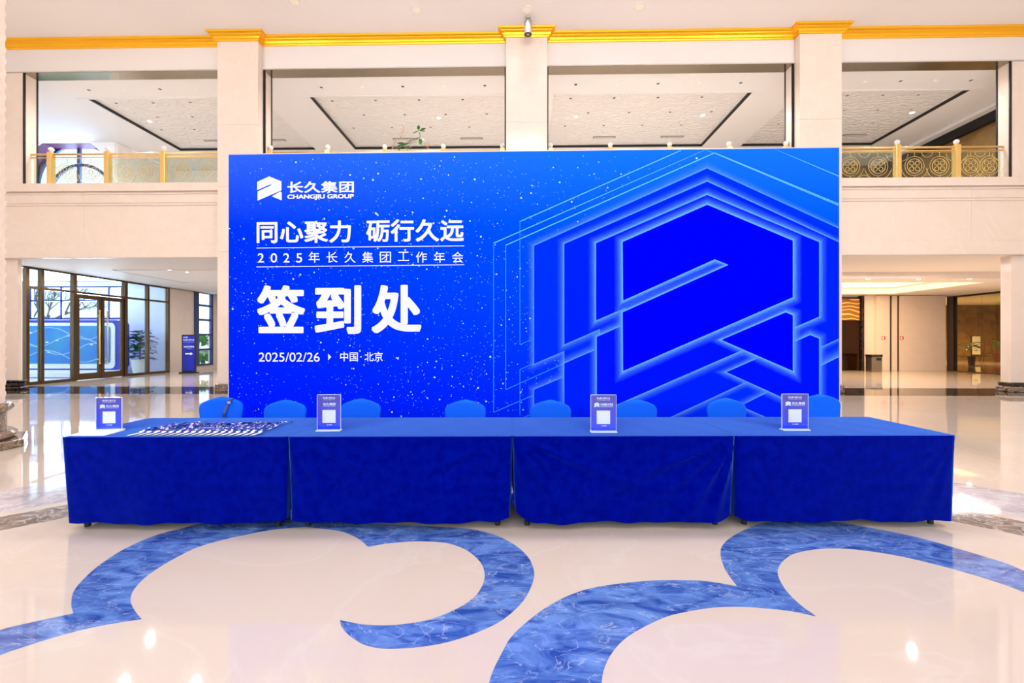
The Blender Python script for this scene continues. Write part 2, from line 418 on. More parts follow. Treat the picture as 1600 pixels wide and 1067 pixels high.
br = struct(B(16.75, 17.0, 14.06, 21.6, ZU, ZB), 'wall_gallery_side', 'brown_wall', 'brown side wall of the gallery on the right', 'wall')
B(16.55, 16.75, 14.06, 21.6, 9.25, 9.58).build('slot', 'black', br)
B(16.25, 16.75, 14.06, 21.6, 9.58, 9.70).build('crown_step', 'ceiling_white', br)
# wall with the arched window, far left of the gallery
YA = 18.5; ca = P(104, 285, Y=YA); AR = 1.92
aw = MB(); N = 28
arc = [(ca.x + AR * math.cos(PI - PI * i / N), ca.z + AR * math.sin(PI - PI * i / N)) for i in range(N + 1)]
arc = [(x, min(z, ZB)) for x, z in arc]
for i in range(N):
    (x0, z0), (x1, z1) = arc[i], arc[i + 1]
    for (yy) in (YA,):
        aw.add([(x0, yy, z0), (x1, yy, z1), (x1, yy, ZB + .01), (x0, yy, ZB + .01)], [(0, 1, 2, 3)])
aw.add([(-27, YA, ZU), (arc[0][0], YA, ZU), (arc[0][0], YA, ZB), (-27, YA, ZB)], [(0, 1, 2, 3)])
aw.add([(arc[-1][0], YA, ZU), (-16.75, YA, ZU), (-16.75, YA, ZB), (arc[-1][0], YA, ZB)], [(0, 1, 2, 3)])
aw.add([(-16.75, YA, ZU), (-16.75, 21.6, ZU), (-16.75, 21.6, ZB), (-16.75, YA, ZB)], [(0, 1, 2, 3)])
wa = struct(aw, 'wall_gallery_arch', 'plaster', 'pale wall around the arched window, far left of the gallery', 'wall')
sm = wa.modifiers.new('solid', 'SOLIDIFY'); sm.thickness = .06; sm.offset = 1
rv = MB()
for i in range(N):
    (x0, z0), (x1, z1) = arc[i], arc[i + 1]
    k0, k1 = .97, .97
    rv.add([(x0, YA - .01, z0), (x1, YA - .01, z1), (ca.x + (x1 - ca.x) * k1, YA + .55, z1 - .02), (ca.x + (x0 - ca.x) * k0, YA + .55, z0 - .02)], [(0, 1, 2, 3)])
rv.add([(arc[0][0], YA, ZU), (arc[0][0], YA, ca.z), (arc[0][0] + .06, YA + .55, ca.z), (arc[0][0] + .06, YA + .55, ZU)], [(0, 1, 2, 3)])
rv.build('reveal', 'frame_purple', wa)
aw_ = thing('window_1', 'arched window with navy ribs on the far left of the gallery', 'window', (ca.x, YA + .55, ca.z), kind='structure')
fr = MB(); fr.ring(lambda a, b, d: (a, d, b), 1.80, .10, 32, 0, PI, .05); fr.box(-.06, .06, -.05, .05, -.2, 1.76)
fr.box(-1.8, 1.8, -.05, .05, -.12, 0); fr.ring(lambda a, b, d: (a + .1, d, b - .5), 1.42, .12, 28, .36, PI - .36, .045)
for xx_ in (-1.8, 1.74): fr.box(xx_, xx_ + .06, -.05, .05, -1.6, 0)
fr.build('window_frame', 'frame_navy', aw_)
pp = [(1.78 * math.cos(PI * i / 24), 1.78 * math.sin(PI * i / 24)) for i in range(25)] + [(-1.78, -1.6), (1.78, -1.6)]
MB().prism(pp, lambda a, b, d: (a, d, b), -.008, .008).build('pane', 'glass_clear', aw_)

# ground floor, left: side wall with the glass entrance, stone pier, tall window, back wall
XG = -16.8
GY = [15.12] + [P(u, 520, X=XG).y for u in (64, 115, 195, 230, 262)]
ent = thing('door_1', 'bronze framed glass entrance wall with a double door', 'door', (XG, 0, 0), kind='structure')
for k, y in enumerate(GY):
    w_ = .10 if k not in (2, 3) else .14
    B(-.07, .07, y - w_ / 2, y + w_ / 2, 0, 3.97).build('mullion', 'bronze', ent)
B(-.08, .08, GY[0], GY[-1], 3.97, ZG - .005).build('head_rail', 'bronze', ent)
for k in range(5):
    a, b = GY[k] + .05, GY[k + 1] - .05
    if k == 2: a += .02; b -= .02
    B(-.06, .06, a, b, 3.30, 3.38).build('transom', 'bronze', ent)
    B(-.012, .012, a, b, 3.38, 3.97).build('pane', 'glass_entry', ent)
    if k != 2:
        B(-.06, .06, a, b, 0, .10).build('sill_rail', 'bronze', ent)
        B(-.012, .012, a, b, .10, 3.30).build('pane', 'glass_entry', ent)
ya, yb = GY[2] + .075, GY[3] - .075; ym = (ya + yb) / 2
for s_, y0, y1 in ((-1, ya, ym - .01), (1, ym + .01, yb)):
    d = MB().box(-.035, .035, y0, y0 + .12, .02, 3.28).box(-.035, .035, y1 - .12, y1, .02, 3.28).box(-.035, .035, y0 + .12, y1 - .12, .02, .26).box(-.035, .035, y0 + .12, y1 - .12, 3.12, 3.28).build('door_leaf', 'bronze', ent)
    B(-.01, .01, y0 + .12, y1 - .12, .26, 3.12).build('pane', 'glass_entry', d)
    hy = ym + s_ * .17
    hd = MB().tube((.12, hy, .62), (.12, hy, 2.70), .024, n=10)
    for z in (.78, 2.5): hd.tube((.0, hy, z), (.12, hy, z), .014, n=8)
    hd.ball((.12, hy, .62), .035).ball((.12, hy, 2.70), .035)
    hd.build('pull_handle', 'gold_rail', d, smooth=True)
wy0, wy1 = P(303, 520, X=XG).y, P(331.5, 520, X=XG).y
wl = MB().box(XG - .2, XG, GY[-1] + .05, wy0, 0, ZG).box(XG - .2, XG, wy1, 25.0, 0, ZG).box(XG - .2, XG, wy0, wy1, 0, .2)
struct(wl, 'wall_pier_left', 'cream_marble', 'cream stone pier between the glass entrance and the tall window', 'wall')
w2 = thing('window_2', 'tall dark framed window beyond the direction sign', 'window', (XG, 0, 0), kind='structure')
zz = [.2, 1.0, 1.78, 2.56, 3.32, ZG - .02]
fr = MB().box(-.06, .06, wy0, wy0 + .30, .2, ZG - .02).box(-.06, .06, wy1 - .14, wy1, .2, ZG - .02)
for z in zz[:-1]: fr.box(-.06, .06, wy0 + .30, wy1 - .14, z, z + .10)
fr.build('window_frame', 'frame_navy', w2)
for k in range(5): B(-.01, .01, wy0 + .30, wy1 - .14, zz[k] + .10, zz[k + 1]).build('pane', 'glass_clear', w2)
struct(B(-17.0, 16.0, 24.8, 25.0, 0, ZG), 'wall_ground_back', 'plaster', 'pale back wall of the ground floor', 'wall')
# entrance hall behind the glass
eh = MB().box(-30, -24.3, 22.0, 22.2, 0, 4.45).box(-24.3, -16.95, 22.0, 22.2, 0, 2.55).box(-19.6, -16.95, 22.0, 22.2, 2.55, 4.45).box(-24.3, -19.6, 22.0, 22.2, 4.2, 4.45)
struct(eh, 'wall_entrance_hall', 'white_paint', 'pale wall of the entrance hall behind the glass', 'wall')
struct(B(-30, -16.9, 13.9, 22.2, 4.45, 4.55), 'ceiling_entrance_hall', 'ceiling_white', 'pale ceiling of the entrance hall', 'ceiling')
struct(B(-30, -17.2, 13.8, 14.0, 0, 4.45), 'wall_entrance_front', 'white_paint', 'near wall of the entrance hall', 'wall')
struct(B(-30.1, -30, 13.9, 22.2, 0, 4.45), 'wall_entrance_side', 'white_paint', 'far side wall of the entrance hall', 'wall')
struct(B(-16.95, -16.65, 14.9, 25, 4.03, 4.75), 'trim_20', 'white_paint', 'band above the glass entrance', 'trim')
w3 = thing('window_10', 'wide navy framed window seen through the glass entrance', 'window', (0, 22.08, 0), kind='structure')
fr = MB()
for x in (-24.3, -23.75, -22.75, -20.35, -19.7): fr.box(x, x + .10, -.05, .05, 2.55, 4.2)
fr.box(-24.3, -19.6, -.05, .05, 2.55, 2.65).box(-24.3, -19.6, -.05, .05, 3.45, 3.53).box(-24.3, -19.6, -.05, .05, 4.12, 4.2)
fr.build('window_frame', 'frame_navy', w3)
for a, b in ((-24.2, -23.75), (-23.65, -22.75), (-22.65, -20.35), (-20.25, -19.7)):
    B(a, b, -.01, .01, 2.65, 3.45).build('pane', 'glass_clear', w3); B(a, b, -.01, .01, 3.53, 4.12).build('pane', 'glass_clear', w3)

# ground floor, right: lift lobby wall, glass partition and dim corridor behind it
YR = 23.4
def XRr(u): return P(u, 540, Y=YR).x
xa, xb = XRr(1300), XRr(1344)
wr = struct(B(xb + .13, 21.3, YR, YR + .3, 0, 3.79), 'wall_lift_lobby', 'cream_marble', 'warm lit stone wall of the lift lobby with two dark slits', 'wall')
x1366, x1389, x1400, x1452 = [XRr(u) for u in (1366, 1388.5, 1400, 1452)]
for a, b in ((x1366, x1389 - .06), (x1389 + .06, x1400 - .06), (x1400 + .06, 21.3)):
    B(a, b, YR - .16, YR, .0, 3.78).build('stone_panel', 'cream_marble', wr, bevel=.01)
for x in (x1389, x1400):
    B(x - .055, x + .055, YR - .10, YR - .002, .0, 3.76).build('slit', 'dark_brown', wr)
lift = thing('lift_door', 'dark bronze lift door under a swirling gold panel', 'lift', (0, YR, 0))
B(xa - 1.2, xb, .0, .2, 0, 3.74).build('surround', 'elevator_door', lift)
B(xb, xb + .12, -.12, .2, 0, 3.78).build('jamb', 'black_marble', lift)
B(xa - 1.1, xb - .05, -.03, 0, 2.55, 3.62).build('swirl_panel', 'swirl_gold', lift)
B(xa - 1.1, (xa - 1.1 + xb) / 2 - .01, -.02, 0, .02, 2.45).build('door_leaf', 'elevator_door', lift)
B((xa - 1.1 + xb) / 2 + .01, xb - .05, -.02, 0, .02, 2.45).build('door_leaf', 'elevator_door', lift)
XW = 21.4
y0r, y1r = P(1586, 540, X=XW).y, YR
struct(MB().box(XW, XW + .2, 14.9, y0r, 0, ZG).box(XW, XW + .2, y0r, y1r + .3, 3.72, ZG), 'wall_passage_right', 'cream_marble', 'cream side wall around the dark glass opening', 'wall')
pt = thing('window_11', 'dark glass partition of the dim corridor on the right', 'window', (XW, 0, 0), kind='structure')
MB().box(-.05, .15, y1r - .5, y1r - .16, 0, 3.72).box(-.05, .05, y0r, y0r + .08, 0, 3.72).build('window_frame', 'dark_brown', pt)
MB().box(-.04, .04, y0r, y1r - .5, 3.64, 3.72).build('head_rail', 'black', pt)
MB().box(-.04, .04, y0r, y1r - .5, 0, .04).build('sill_rail', 'bronze', pt)
for k in range(2):
    a = y0r + .08 + k * (y1r - .5 - y0r - .08) / 2
    B(-.01, .01, a + .005, a + (y1r - .5 - y0r - .08) / 2 - .005, .04, 3.64).build('pane', 'glass_dark', pt)
cw = struct(B(21.7, 42, 35, 35.2, 0, 4.4), 'wall_corridor_back', 'brown_wall', 'dim golden brown wall at the end of the corridor', 'wall')
for a, b in ((22.5, 26.4), (26.6, 30.6), (30.8, 34.3), (34.5, 38), (38.2, 41.6)):
    B(a, b, 34.94, 35, .35, 3.5).build('wall_panel', 'brown_wall', cw, bevel=.02)
struct(MB().box(21.6, 42, 17, 35, 4.2, 4.4), 'ceiling_corridor', 'ceiling_white', 'ceiling of the dim corridor', 'ceiling')
struct(MB().box(42, 42.2, 17, 35.2, 0, 4.4), 'wall_corridor_side', 'brown_wall', 'side wall of the dim corridor', 'wall')
struct(MB().box(21.6, 42, 16.8, 17, 0, 4.4), 'wall_corridor_near', 'brown_wall', 'near wall of the dim corridor', 'wall')
struct(MB().box(21.5, 21.7, YR + .3, 35, 0, 4.4), 'wall_corridor_left', 'dark_brown', 'left wall of the dim corridor', 'wall')

# inlaid bands in the floor ------------------------------------------------


def catmull(pts, k=5):
    if len(pts) < 3: return list(pts)
    q = [2 * pts[0] - pts[1]] + list(pts) + [2 * pts[-1] - pts[-2]]; out = []
    for i in range(1, len(q) - 2):
        p0, p1, p2, p3 = q[i - 1:i + 3]
        for j in range(k):
            t = j / k
            out.append(.5 * ((2 * p1) + (p2 - p0) * t + (2 * p0 - 5 * p1 + 4 * p2 - p3) * t * t + (3 * p1 - p0 - 3 * p2 + p3) * t ** 3))
    return out + [q[-2]]


def inlay(segs, m):
    poly = []
    for sgm in segs:
        pts = [P(u, v, z=0) for u, v in sgm]
        c = catmull([Vector((p.x, p.y)) for p in pts])
        if poly and (c[0] - poly[-1]).length < 1e-4: c = c[1:]
        poly += c
    if (poly[0] - poly[-1]).length < 1e-4: poly.pop()
    me = bpy.data.meshes.new('inlay_band'); bm = bmesh.new()
    f = bm.faces.new([bm.verts.new((p.x, p.y, .0015)) for p in poly])
    if f.normal.z < 0: f.normal_flip()
    bm.normal_update()
    bmesh.ops.triangulate(bm, faces=bm.faces)
    ret = bmesh.ops.extrude_face_region(bm, geom=bm.faces[:])
    for v in ret['geom']:
        if isinstance(v, bmesh.types.BMVert): v.co.z = -.004
    bmesh.ops.recalc_face_normals(bm, faces=bm.faces)
    bm.to_mesh(me); bm.free(); me.materials.append(M[m])
    o = bpy.data.objects.new('inlay_band', me); COL.objects.link(o); o.parent = floor
    return o


c5 = lambda L: [(x / 2.857, 780 + y / 2.857) for x, y in L]
c6 = lambda L: [(500 + x / 2.857, 780 + y / 2.857) for x, y in L]
c7 = lambda L: [(1040 + x / 2.857, 780 + y / 2.857) for x, y in L]
inlay([c5([(-420, 800), (-200, 665), (0, 585), (165, 545), (328, 510)]),
       c5([(328, 510), (318, 470), (330, 410), (380, 350), (450, 290), (560, 220), (700, 160), (860, 118)]) + [(352, 806), (410, 799), (470, 799), (520, 806), (560, 818)],
       [(560, 818), (620, 820)] + c6([(500, 122), (560, 125), (680, 135), (780, 160), (870, 205), (930, 260), (955, 320), (950, 370), (910, 450), (820, 535), (700, 595), (560, 640), (420, 662), (290, 667), (200, 650), (140, 615), (100, 575), (89, 540)]),
       c6([(89, 540), (200, 560), (330, 562), (480, 540), (600, 495), (680, 445), (720, 395), (735, 340), (715, 280), (650, 225), (560, 195), (430, 188), (300, 198), (215, 213)]),
       c6([(215, 213), (170, 175), (100, 145), (0, 131), (-80, 126)]) + c5([(1250, 133), (1150, 148), (1000, 180), (880, 215), (760, 275), (660, 340), (600, 400), (583, 450), (598, 492), (632, 535)]),
       c5([(632, 535), (450, 565), (300, 600), (150, 645), (0, 697), (-160, 780), (-300, 900)]), c5([(-300, 900), (-420, 800)])], 'inlay_blue')
inlay([c6([(740, 1000), (742, 900), (755, 820), (775, 760), (810, 690), (850, 620), (910, 560), (1000, 490), (1100, 435), (1200, 400), (1330, 378), (1480, 364), (1600, 361), (1720, 366), (1862, 388)]),
       c7([(320, 388), (290, 350), (260, 300), (245, 245), (255, 205), (300, 165), (380, 125)]) + [(1195, 817), (1240, 813), (1300, 815)] + c7([(900, 125), (1100, 165), (1250, 205), (1500, 280), (1600, 320), (1900, 440), (2100, 560)]),
       c7([(2100, 560), (2050, 720)]),
       c7([(2050, 720), (1900, 560), (1600, 415), (1400, 345), (1200, 290), (1050, 255), (930, 235), (820, 222), (720, 220), (640, 228), (570, 245), (525, 275), (503, 310), (505, 350), (540, 410), (600, 470), (672, 523)]),
       c7([(672, 523), (560, 500), (450, 488), (330, 480), (200, 485), (80, 505), (0, 526), (-100, 572), (-180, 622), (-235, 680), (-268, 740), (-283, 800), (-288, 900), (-285, 1000)]),
       c7([(-285, 1000), (-772, 1000)])], 'inlay_blue')


def annulus(r0, r1, m, c=(-.1, 0), n=120):
    mb = MB(); vv = []
    for i in range(n):
        a = 2 * PI * i / n
        for rr, z in ((r0, .0012), (r1, .0012), (r1, -.004), (r0, -.004)): vv.append((c[0] + rr * math.cos(a), c[1] + rr * math.sin(a), z))
    ff = [(i * 4 + q, ((i + 1) % n) * 4 + q, ((i + 1) % n) * 4 + (q + 1) % 4, i * 4 + (q + 1) % 4) for i in range(n) for q in range(4)]
    return mb.add(vv, ff).build('inlay_ring', m, floor)


annulus(5.40, 5.82, 'inlay_brown'); annulus(5.95, 6.86, 'inlay_grey')
B(-16.7, 16.9, 12.75, 14.75, -.004, .001).build('inlay_strip', 'inlay_dark', floor)

# =================================================================== BACKDROP
bl, brr = P(357.5, 532, Y=6.0), P(1311, 532, Y=6.0)
dl, dr = ray(357.5, 532), ray(1311, 532)
A0 = dl * 6.10; A1 = dr * 5.88                # foot points, left and right, in plan
A0.z = A1.z = 0
BW = (A1 - A0).length; bdir = (A1 - A0) / BW; BANG = math.atan2(bdir.y, bdir.x); ZT = 4.01
bnorm = Vector((bdir.y, -bdir.x, 0))            # towards the camera
back = thing('backdrop_wall', 'large blue printed event backdrop with white Chinese lettering and glowing emblem', 'backdrop', A0, BANG)


def BP(u, v):                                  # pixel -> (s, z) on the backdrop
    d = ray(u, v); t = A0.dot(bnorm) / d.dot(bnorm); p = Vector((0, 0, H)) + d * t
    return ((p - A0).dot(bdir), p.z)


# the print: a blue ground lighter towards the top and the middle
m = bpy.data.materials.new('print_blue'); m.use_nodes = True; nt = m.node_tree; b = nt.nodes['Principled BSDF']; b.inputs['Roughness'].default_value = .5
b.inputs['Specular IOR Level'].default_value = .0
tc = nt.nodes.new('ShaderNodeTexCoord'); sp = nt.nodes.new('ShaderNodeSeparateXYZ'); nt.links.new(tc.outputs['Object'], sp.inputs[0])
mr = nt.nodes.new('ShaderNodeMapRange'); mr.inputs[1].default_value = .8; mr.inputs[2].default_value = 4.0; nt.links.new(sp.outputs['Z'], mr.inputs[0])
mx_ = nt.nodes.new('ShaderNodeMapRange'); mx_.inputs[1].default_value = 0; mx_.inputs[2].default_value = 5.0; nt.links.new(sp.outputs['X'], mx_.inputs[0])
r1 = nt.nodes.new('ShaderNodeValToRGB'); e = r1.color_ramp.elements
e[0].position = 0; e[0].color = srgb(0, 24, 250); e[1].position = 1; e[1].color = srgb(44, 92, 255); k = e.new(.7); k.color = srgb(0, 48, 255)
r2 = nt.nodes.new('ShaderNodeValToRGB'); e = r2.color_ramp.elements
e[0].position = 0; e[0].color = srgb(0, 44, 250); e[1].position = 1; e[1].color = srgb(20, 110, 255); k = e.new(.7); k.color = srgb(0, 84, 255)
mxc = nt.nodes.new('ShaderNodeMixRGB'); nt.links.new(mr.outputs[0], r1.inputs[0]); nt.links.new(mr.outputs[0], r2.inputs[0])
nt.links.new(mx_.outputs[0], mxc.inputs[0]); nt.links.new(r1.outputs[0], mxc.inputs[1]); nt.links.new(r2.outputs[0], mxc.inputs[2]); nt.links.new(mxc.outputs[0], b.inputs['Base Color'])
M['print_blue'] = m
B(0, BW, 0, .05, .06, ZT).build('panel', 'print_blue', back)
fr = MB().box(-.012, 0, -.002, .06, .06, ZT).box(BW, BW + .012, -.002, .06, .06, ZT).box(-.012, BW + .012, -.002, .06, ZT, ZT + .012)
fr.build('edge_trim', 'alu', back)
for i in range(6):
    x = .3 + i * (BW - .6) / 5
    MB().box(x - .03, x + .03, .06, .12, .03, 3.9).tube((x, .12, 2.4), (x, 1.0, .03), .02).box(x - .03, x + .03, .06, 1.05, 0, .03).build('back_brace', 'alu', back)


def col_mat(name, c):
    mm = mat(name, c, .5, spec=.0); return mm


# fading outline strips use a per-vertex coverage value
m = bpy.data.materials.new('print_glow'); m.use_nodes = True; nt = m.node_tree; b = nt.nodes['Principled BSDF']
b.inputs['Roughness'].default_value = .5; b.inputs['Specular IOR Level'].default_value = .0
at = nt.nodes.new('ShaderNodeAttribute'); at.attribute_name = 'ink'
nt.links.new(at.outputs['Color'], b.inputs['Base Color']); nt.links.new(at.outputs['Alpha'], b.inputs['Alpha'])
M['print_glow'] = m
K8 = lambda L: [BP(760 + x / 2.482, 230 + y / 2.482) for x, y in L]
GLOW = srgb(110, 190, 255)


def sgn_area(p): return sum(p[i][0] * p[(i + 1) % len(p)][1] - p[(i + 1) % len(p)][0] * p[i][1] for i in range(len(p)))


def clip_s(x): return min(max(x, .004), BW - .004)


def glow(poly, off, width, peak=.95, closed=True, skip=()):
    pts = [Vector(p) for p in poly]; n = len(pts)
    if sgn_area(poly) < 0: pts.reverse()
    vv, cc, ff = [], [], []
    lv = [(0, 1), (.06, .8), (.18, .52), (.38, .26), (.65, .09), (1, 0)]
    for i in range(n):
        p0, p1, p2 = pts[i - 1], pts[i], pts[(i + 1) % n]
        d0, d1 = (p1 - p0).normalized(), (p2 - p1).normalized()
        n0, n1 = Vector((d0.y, -d0.x)), Vector((d1.y, -d1.x))
        bis = n0 + n1; k = 1 / max(.45, 1 + n0.dot(n1)) if bis.length > 1e-3 else 1
        for t, a in lv:
            q = p1 + bis * (k * width * t)
            vv.append((clip_s(q.x), -off, min(q.y, ZT - .004))); cc.append((GLOW[0], GLOW[1], GLOW[2], a * peak))
    L = len(lv)
    for i in range(n):
        j = (i + 1) % n
        for q in range(L - 1): ff.append((i * L + q, j * L + q, j * L + q + 1, i * L + q + 1))
    me = bpy.data.meshes.new('glow_outline'); me.from_pydata(vv, [], ff); me.materials.append(M['print_glow'])
    a = me.color_attributes.new('ink', 'FLOAT_COLOR', 'POINT')
    for i, c in enumerate(cc): a.data[i].color = c
    o = bpy.data.objects.new('glow_outline', me); COL.objects.link(o); o.parent = back
    return o


def fill(poly, off, m, name='emblem_shape'):
    pts = [(clip_s(a), b) for a, b in poly]
    me = bpy.data.meshes.new(name); me.from_pydata([(a, -off, b) for a, b in pts], [], [tuple(range(len(pts)))] if sgn_area(pts) > 0 else [tuple(range(len(pts)))[::-1]])
    me.materials.append(M[m]); o = bpy.data.objects.new(name, me); COL.objects.link(o); o.parent = back
    return o


col_mat('ink_4', srgb(0, 46, 250)); col_mat('ink_3', srgb(0, 32, 250)); col_mat('ink_2', srgb(0, 18, 250)); col_mat('ink_1', srgb(0, 2, 250))
layers = [
    ([[(185, 382), (856, 82), (1420, 315), (1420, 1080), (302, 1080), (302, 790), (185, 840)], [(185, 940), (310, 887), (310, 1080), (185, 1080)]], 'ink_4', .095, .62),
    ([[(302, 375), (856, 133), (1420, 368), (1420, 742), (640, 1081), (302, 1081), (302, 838), (440, 778), (440, 705), (302, 765)], [(985, 1003), (1420, 814), (1420, 1080), (1160, 1080)]], 'ink_3', .10, .72),
    ([[(425, 372), (856, 185), (1290, 368), (1290, 657), (428, 1032), (428, 735), (540, 686), (540, 622), (425, 672)], [(930, 872), (1255, 728), (1290, 742), (1290, 1035)]], 'ink_2', .105, .85),
    ([[(528, 367), (856, 223), (1188, 362), (1188, 582), (530, 868), (528, 640), (938, 456), (885, 435), (530, 595)], [(910, 747), (1160, 640), (1188, 652), (1188, 868)]], 'ink_1', .115, 1.0)]
off = .0006
for polys, ink, wd, pk in layers:
    for pl in polys: glow(K8(pl), off, wd, pk)
    off += .0004
    for pl in polys: fill(K8(pl), off, ink)
    off += .0004


def hair(pts, w=.012, m='ink_line', o_=.0005):
    q = [Vector(p) for p in K8(pts)]; mb = MB()
    for a, b in zip(q, q[1:]):
        d = (b - a).normalized(); nn = Vector((-d.y, d.x)) * w / 2
        mb.add([(clip_s(p.x), -o_, min(p.y, ZT - .003)) for p in (a - nn, b - nn, b + nn, a + nn)], [(0, 1, 2, 3)])
    return mb.build('hairline', m, back)


col_mat('ink_line', srgb(100, 185, 255)); col_mat('ink_faint', srgb(48, 134, 255))
hair([(28, 372), (850, 8), (1372, 226)], .013); hair([(28, 372), (28, 1028), (185, 960)], .011, 'ink_faint')
hair([(130, 288), (755, 12)], .012); hair([(130, 288), (130, 765), (185, 742)], .010, 'ink_faint')
hair([(75, 380), (885, 22), (1372, 220)], .013); hair([(75, 380), (75, 940), (302, 838)], .011, 'ink_faint')
hair([(1115, 4), (1372, 112)], .014); hair([(130, 1040), (130, 862), (185, 838)], .010, 'ink_faint'); hair([(28, 1100), (185, 1030)], .010, 'ink_faint')
# stars of the print
rnd = random.Random(5); st = MB()
for i in range(2300):
    s_ = BW * rnd.random() ** 1.0; z = .1 + (ZT - .16) * rnd.random()
    if s_ > BW * .5 and rnd.random() < min(1, (s_ / BW - .5) * 2.6): continue
    cl = math.sin(s_ * 2.1 + z * 3.0) + math.sin(s_ * 1.1 - z * 2.3) + rnd.random() * 2 - 1
    if cl < -.7: continue
    r_ = .0035 + .011 * rnd.random() ** 5
    st.add([(s_ + r_ * math.cos(a), -.0004, z + r_ * math.sin(a)) for a in (0, PI / 3, 2 * PI / 3, PI, 4 * PI / 3, 5 * PI / 3)], [(0, 1, 2, 3, 4, 5)])
tag(st.build('star_print', 'print_star', back), kind='stuff')
st = MB()
for i in range(3600):                           # fainter dust between the bright stars
    s_ = BW * rnd.random(); z = .1 + (ZT - .16) * rnd.random()
    if s_ > BW * .48 and rnd.random() < min(1, (s_ / BW - .48) * 2.6): continue
    r_ = .003 + .006 * rnd.random() ** 3
    st.add([(s_ + r_ * math.cos(a), -.0003, z + r_ * math.sin(a)) for a in (0, PI / 3, 2 * PI / 3, PI, 4 * PI / 3, 5 * PI / 3)], [(0, 1, 2, 3, 4, 5)])
tag(st.build('star_dust', 'print_dust', back), kind='stuff')


def text_mesh(body, bold=0., spacing=1.0):
    me = text_base(body, 0., spacing)
    if bold:                                   # thicken every stroke by a ring of shifted copies
        v0 = [v.co.copy() for v in me.vertices]; f0 = [tuple(p.vertices) for p in me.polygons]; vv, ff = [], []
        for k in range(13):
            ca_, sa_ = math.cos(PI * k / 6 + PI / 12), math.sin(PI * k / 6 + PI / 12); q_ = bold / max(abs(ca_), abs(sa_)) ** .7
            dx, dy = (0, 0) if k == 12 else (q_ * ca_, q_ * sa_); n_ = len(vv)
            vv += [(c.x + dx, c.y + dy, k) for c in v0]; ff += [tuple(i + n_ for i in q) for q in f0]
        me = bpy.data.meshes.new('txt'); me.from_pydata(vv, [], ff)
    return me


def text_base(body, bold=0., spacing=1.0):
    cu = bpy.data.curves.new('txt', 'FONT'); cu.body = body; cu.size = 1.0; cu.offset = bold; cu.space_character = spacing
    o = bpy.data.objects.new('txt', cu); COL.objects.link(o)
    dg = bpy.context.evaluated_depsgraph_get(); dg.update()
    me = bpy.data.meshes.new_from_object(o.evaluated_get(dg))
    bpy.data.objects.remove(o); bpy.data.curves.remove(cu)
    return me


def text_into(body, s0, z0, s1, z1, parent, m, y=-.004, bold=0., spacing=1.0, name='lettering', shear=0.):
    me = text_mesh(body, bold, spacing)
    xs_ = [v.co.x for v in me.vertices]; ys_ = [v.co.y for v in me.vertices]
    ax, bx, ay, by = min(xs_), max(xs_), min(ys_), max(ys_)
    for v in me.vertices:
        v.co = (s0 + (v.co.x - ax) / (bx - ax) * (s1 - s0), y - .00012 * v.co.z, z0 + (v.co.y - ay) / (by - ay) * (z1 - z0))
    me.materials.clear(); me.materials.append(M[m]); me.name = name
    o = bpy.data.objects.new(name, me); COL.objects.link(o); o.parent = parent
    return o


def btext(body, u0, v0, u1, v1, **kw):
    s0, z0 = BP(u0, v1); s1, z1 = BP(u1, v0)
    return text_into(body, s0, z0, s1, z1, back, 'print_white', **kw)


K7 = lambda x, y: (350 + x / 2.884, 230 + y / 2.884)
def kb(body, x0, y0, x1, y1, **kw): btext(body, *K7(x0, y0), *K7(x1, y1), **kw)
kb('长久集团', 286, 152, 586, 207, bold=.024, spacing=1.05)
kb('CHANGJIU GROUP', 286, 211, 586, 239, bold=.04)
kb('同心聚力', 148, 330, 573, 433, bold=.022, spacing=1.04)
kb('砺行久远', 641, 323, 1081, 427, bold=.022, spacing=1.04)
for ch, x0, x1 in (('2', 153, 181), ('0', 211, 240), ('2', 268, 296), ('5', 326, 353)): kb(ch, x0, 478, x1, 520, bold=.008)
for ch, xc in zip('年长久集团工作年会', (407, 487, 568, 648, 728, 809, 890, 971, 1053)):
    kb(ch, xc - 25, 471, xc + 25, 521 - (0 if ch != '工' else 8), bold=.004)
kb('签', 150, 622, 366, 838, bold=.032); kb('到', 409, 622, 619, 842, bold=.032); kb('处', 665, 620, 890, 838, bold=.032)
kb('2025/02/26', 157, 925, 432, 966, bold=.006)
kb('中国', 524, 922, 604, 965, bold=.012); kb('北京', 634, 922, 716, 965, bold=.012)


def flat(pts, name='printed_mark', o_=.004, parent=None, m='print_white', fn=None):
    q = [fn(*p) for p in pts] if fn else pts
    if sgn_area(q) < 0: q = q[::-1]
    me = bpy.data.meshes.new(name); me.from_pydata([(a, -o_, b) for a, b in q], [], [tuple(range(len(q)))]); me.materials.append(M[m])
    o = bpy.data.objects.new(name, me); COL.objects.link(o); o.parent = parent or back
    return o


bk = lambda x, y: BP(*K7(x, y))
flat([(470, 930), (484, 945), (470, 960)], fn=bk); flat([(615, 941), (620, 941), (620, 947), (615, 947)], fn=bk)
for y0, y1 in ((456, 446), (541, 531)): flat([(147, y0), (1083, y1), (1083, y1 - 3), (147, y0 - 3)], fn=bk, name='rule_line')
KL = lambda x, y: BP(390 + x / 8.889, 265 + y / 8.889)
EMB = [[(108, 170), (275, 95), (445, 165), (445, 288), (113, 432), (113, 305), (315, 212), (285, 207), (108, 286)], [(310, 372), (428, 305), (448, 318), (448, 428)]]
for e_ in EMB: flat(e_, 'logo_mark', fn=KL)

# =================================================================== TABLES AND CLOTHS
T0 = Vector((-3.666, 3.554, 0)); T1 = Vector((3.53, 3.757, 0)); TD = (T1 - T0); TW = TD.length / 4; TD.normalize(); TANG = math.atan2(TD.y, TD.x); TDEP = .90


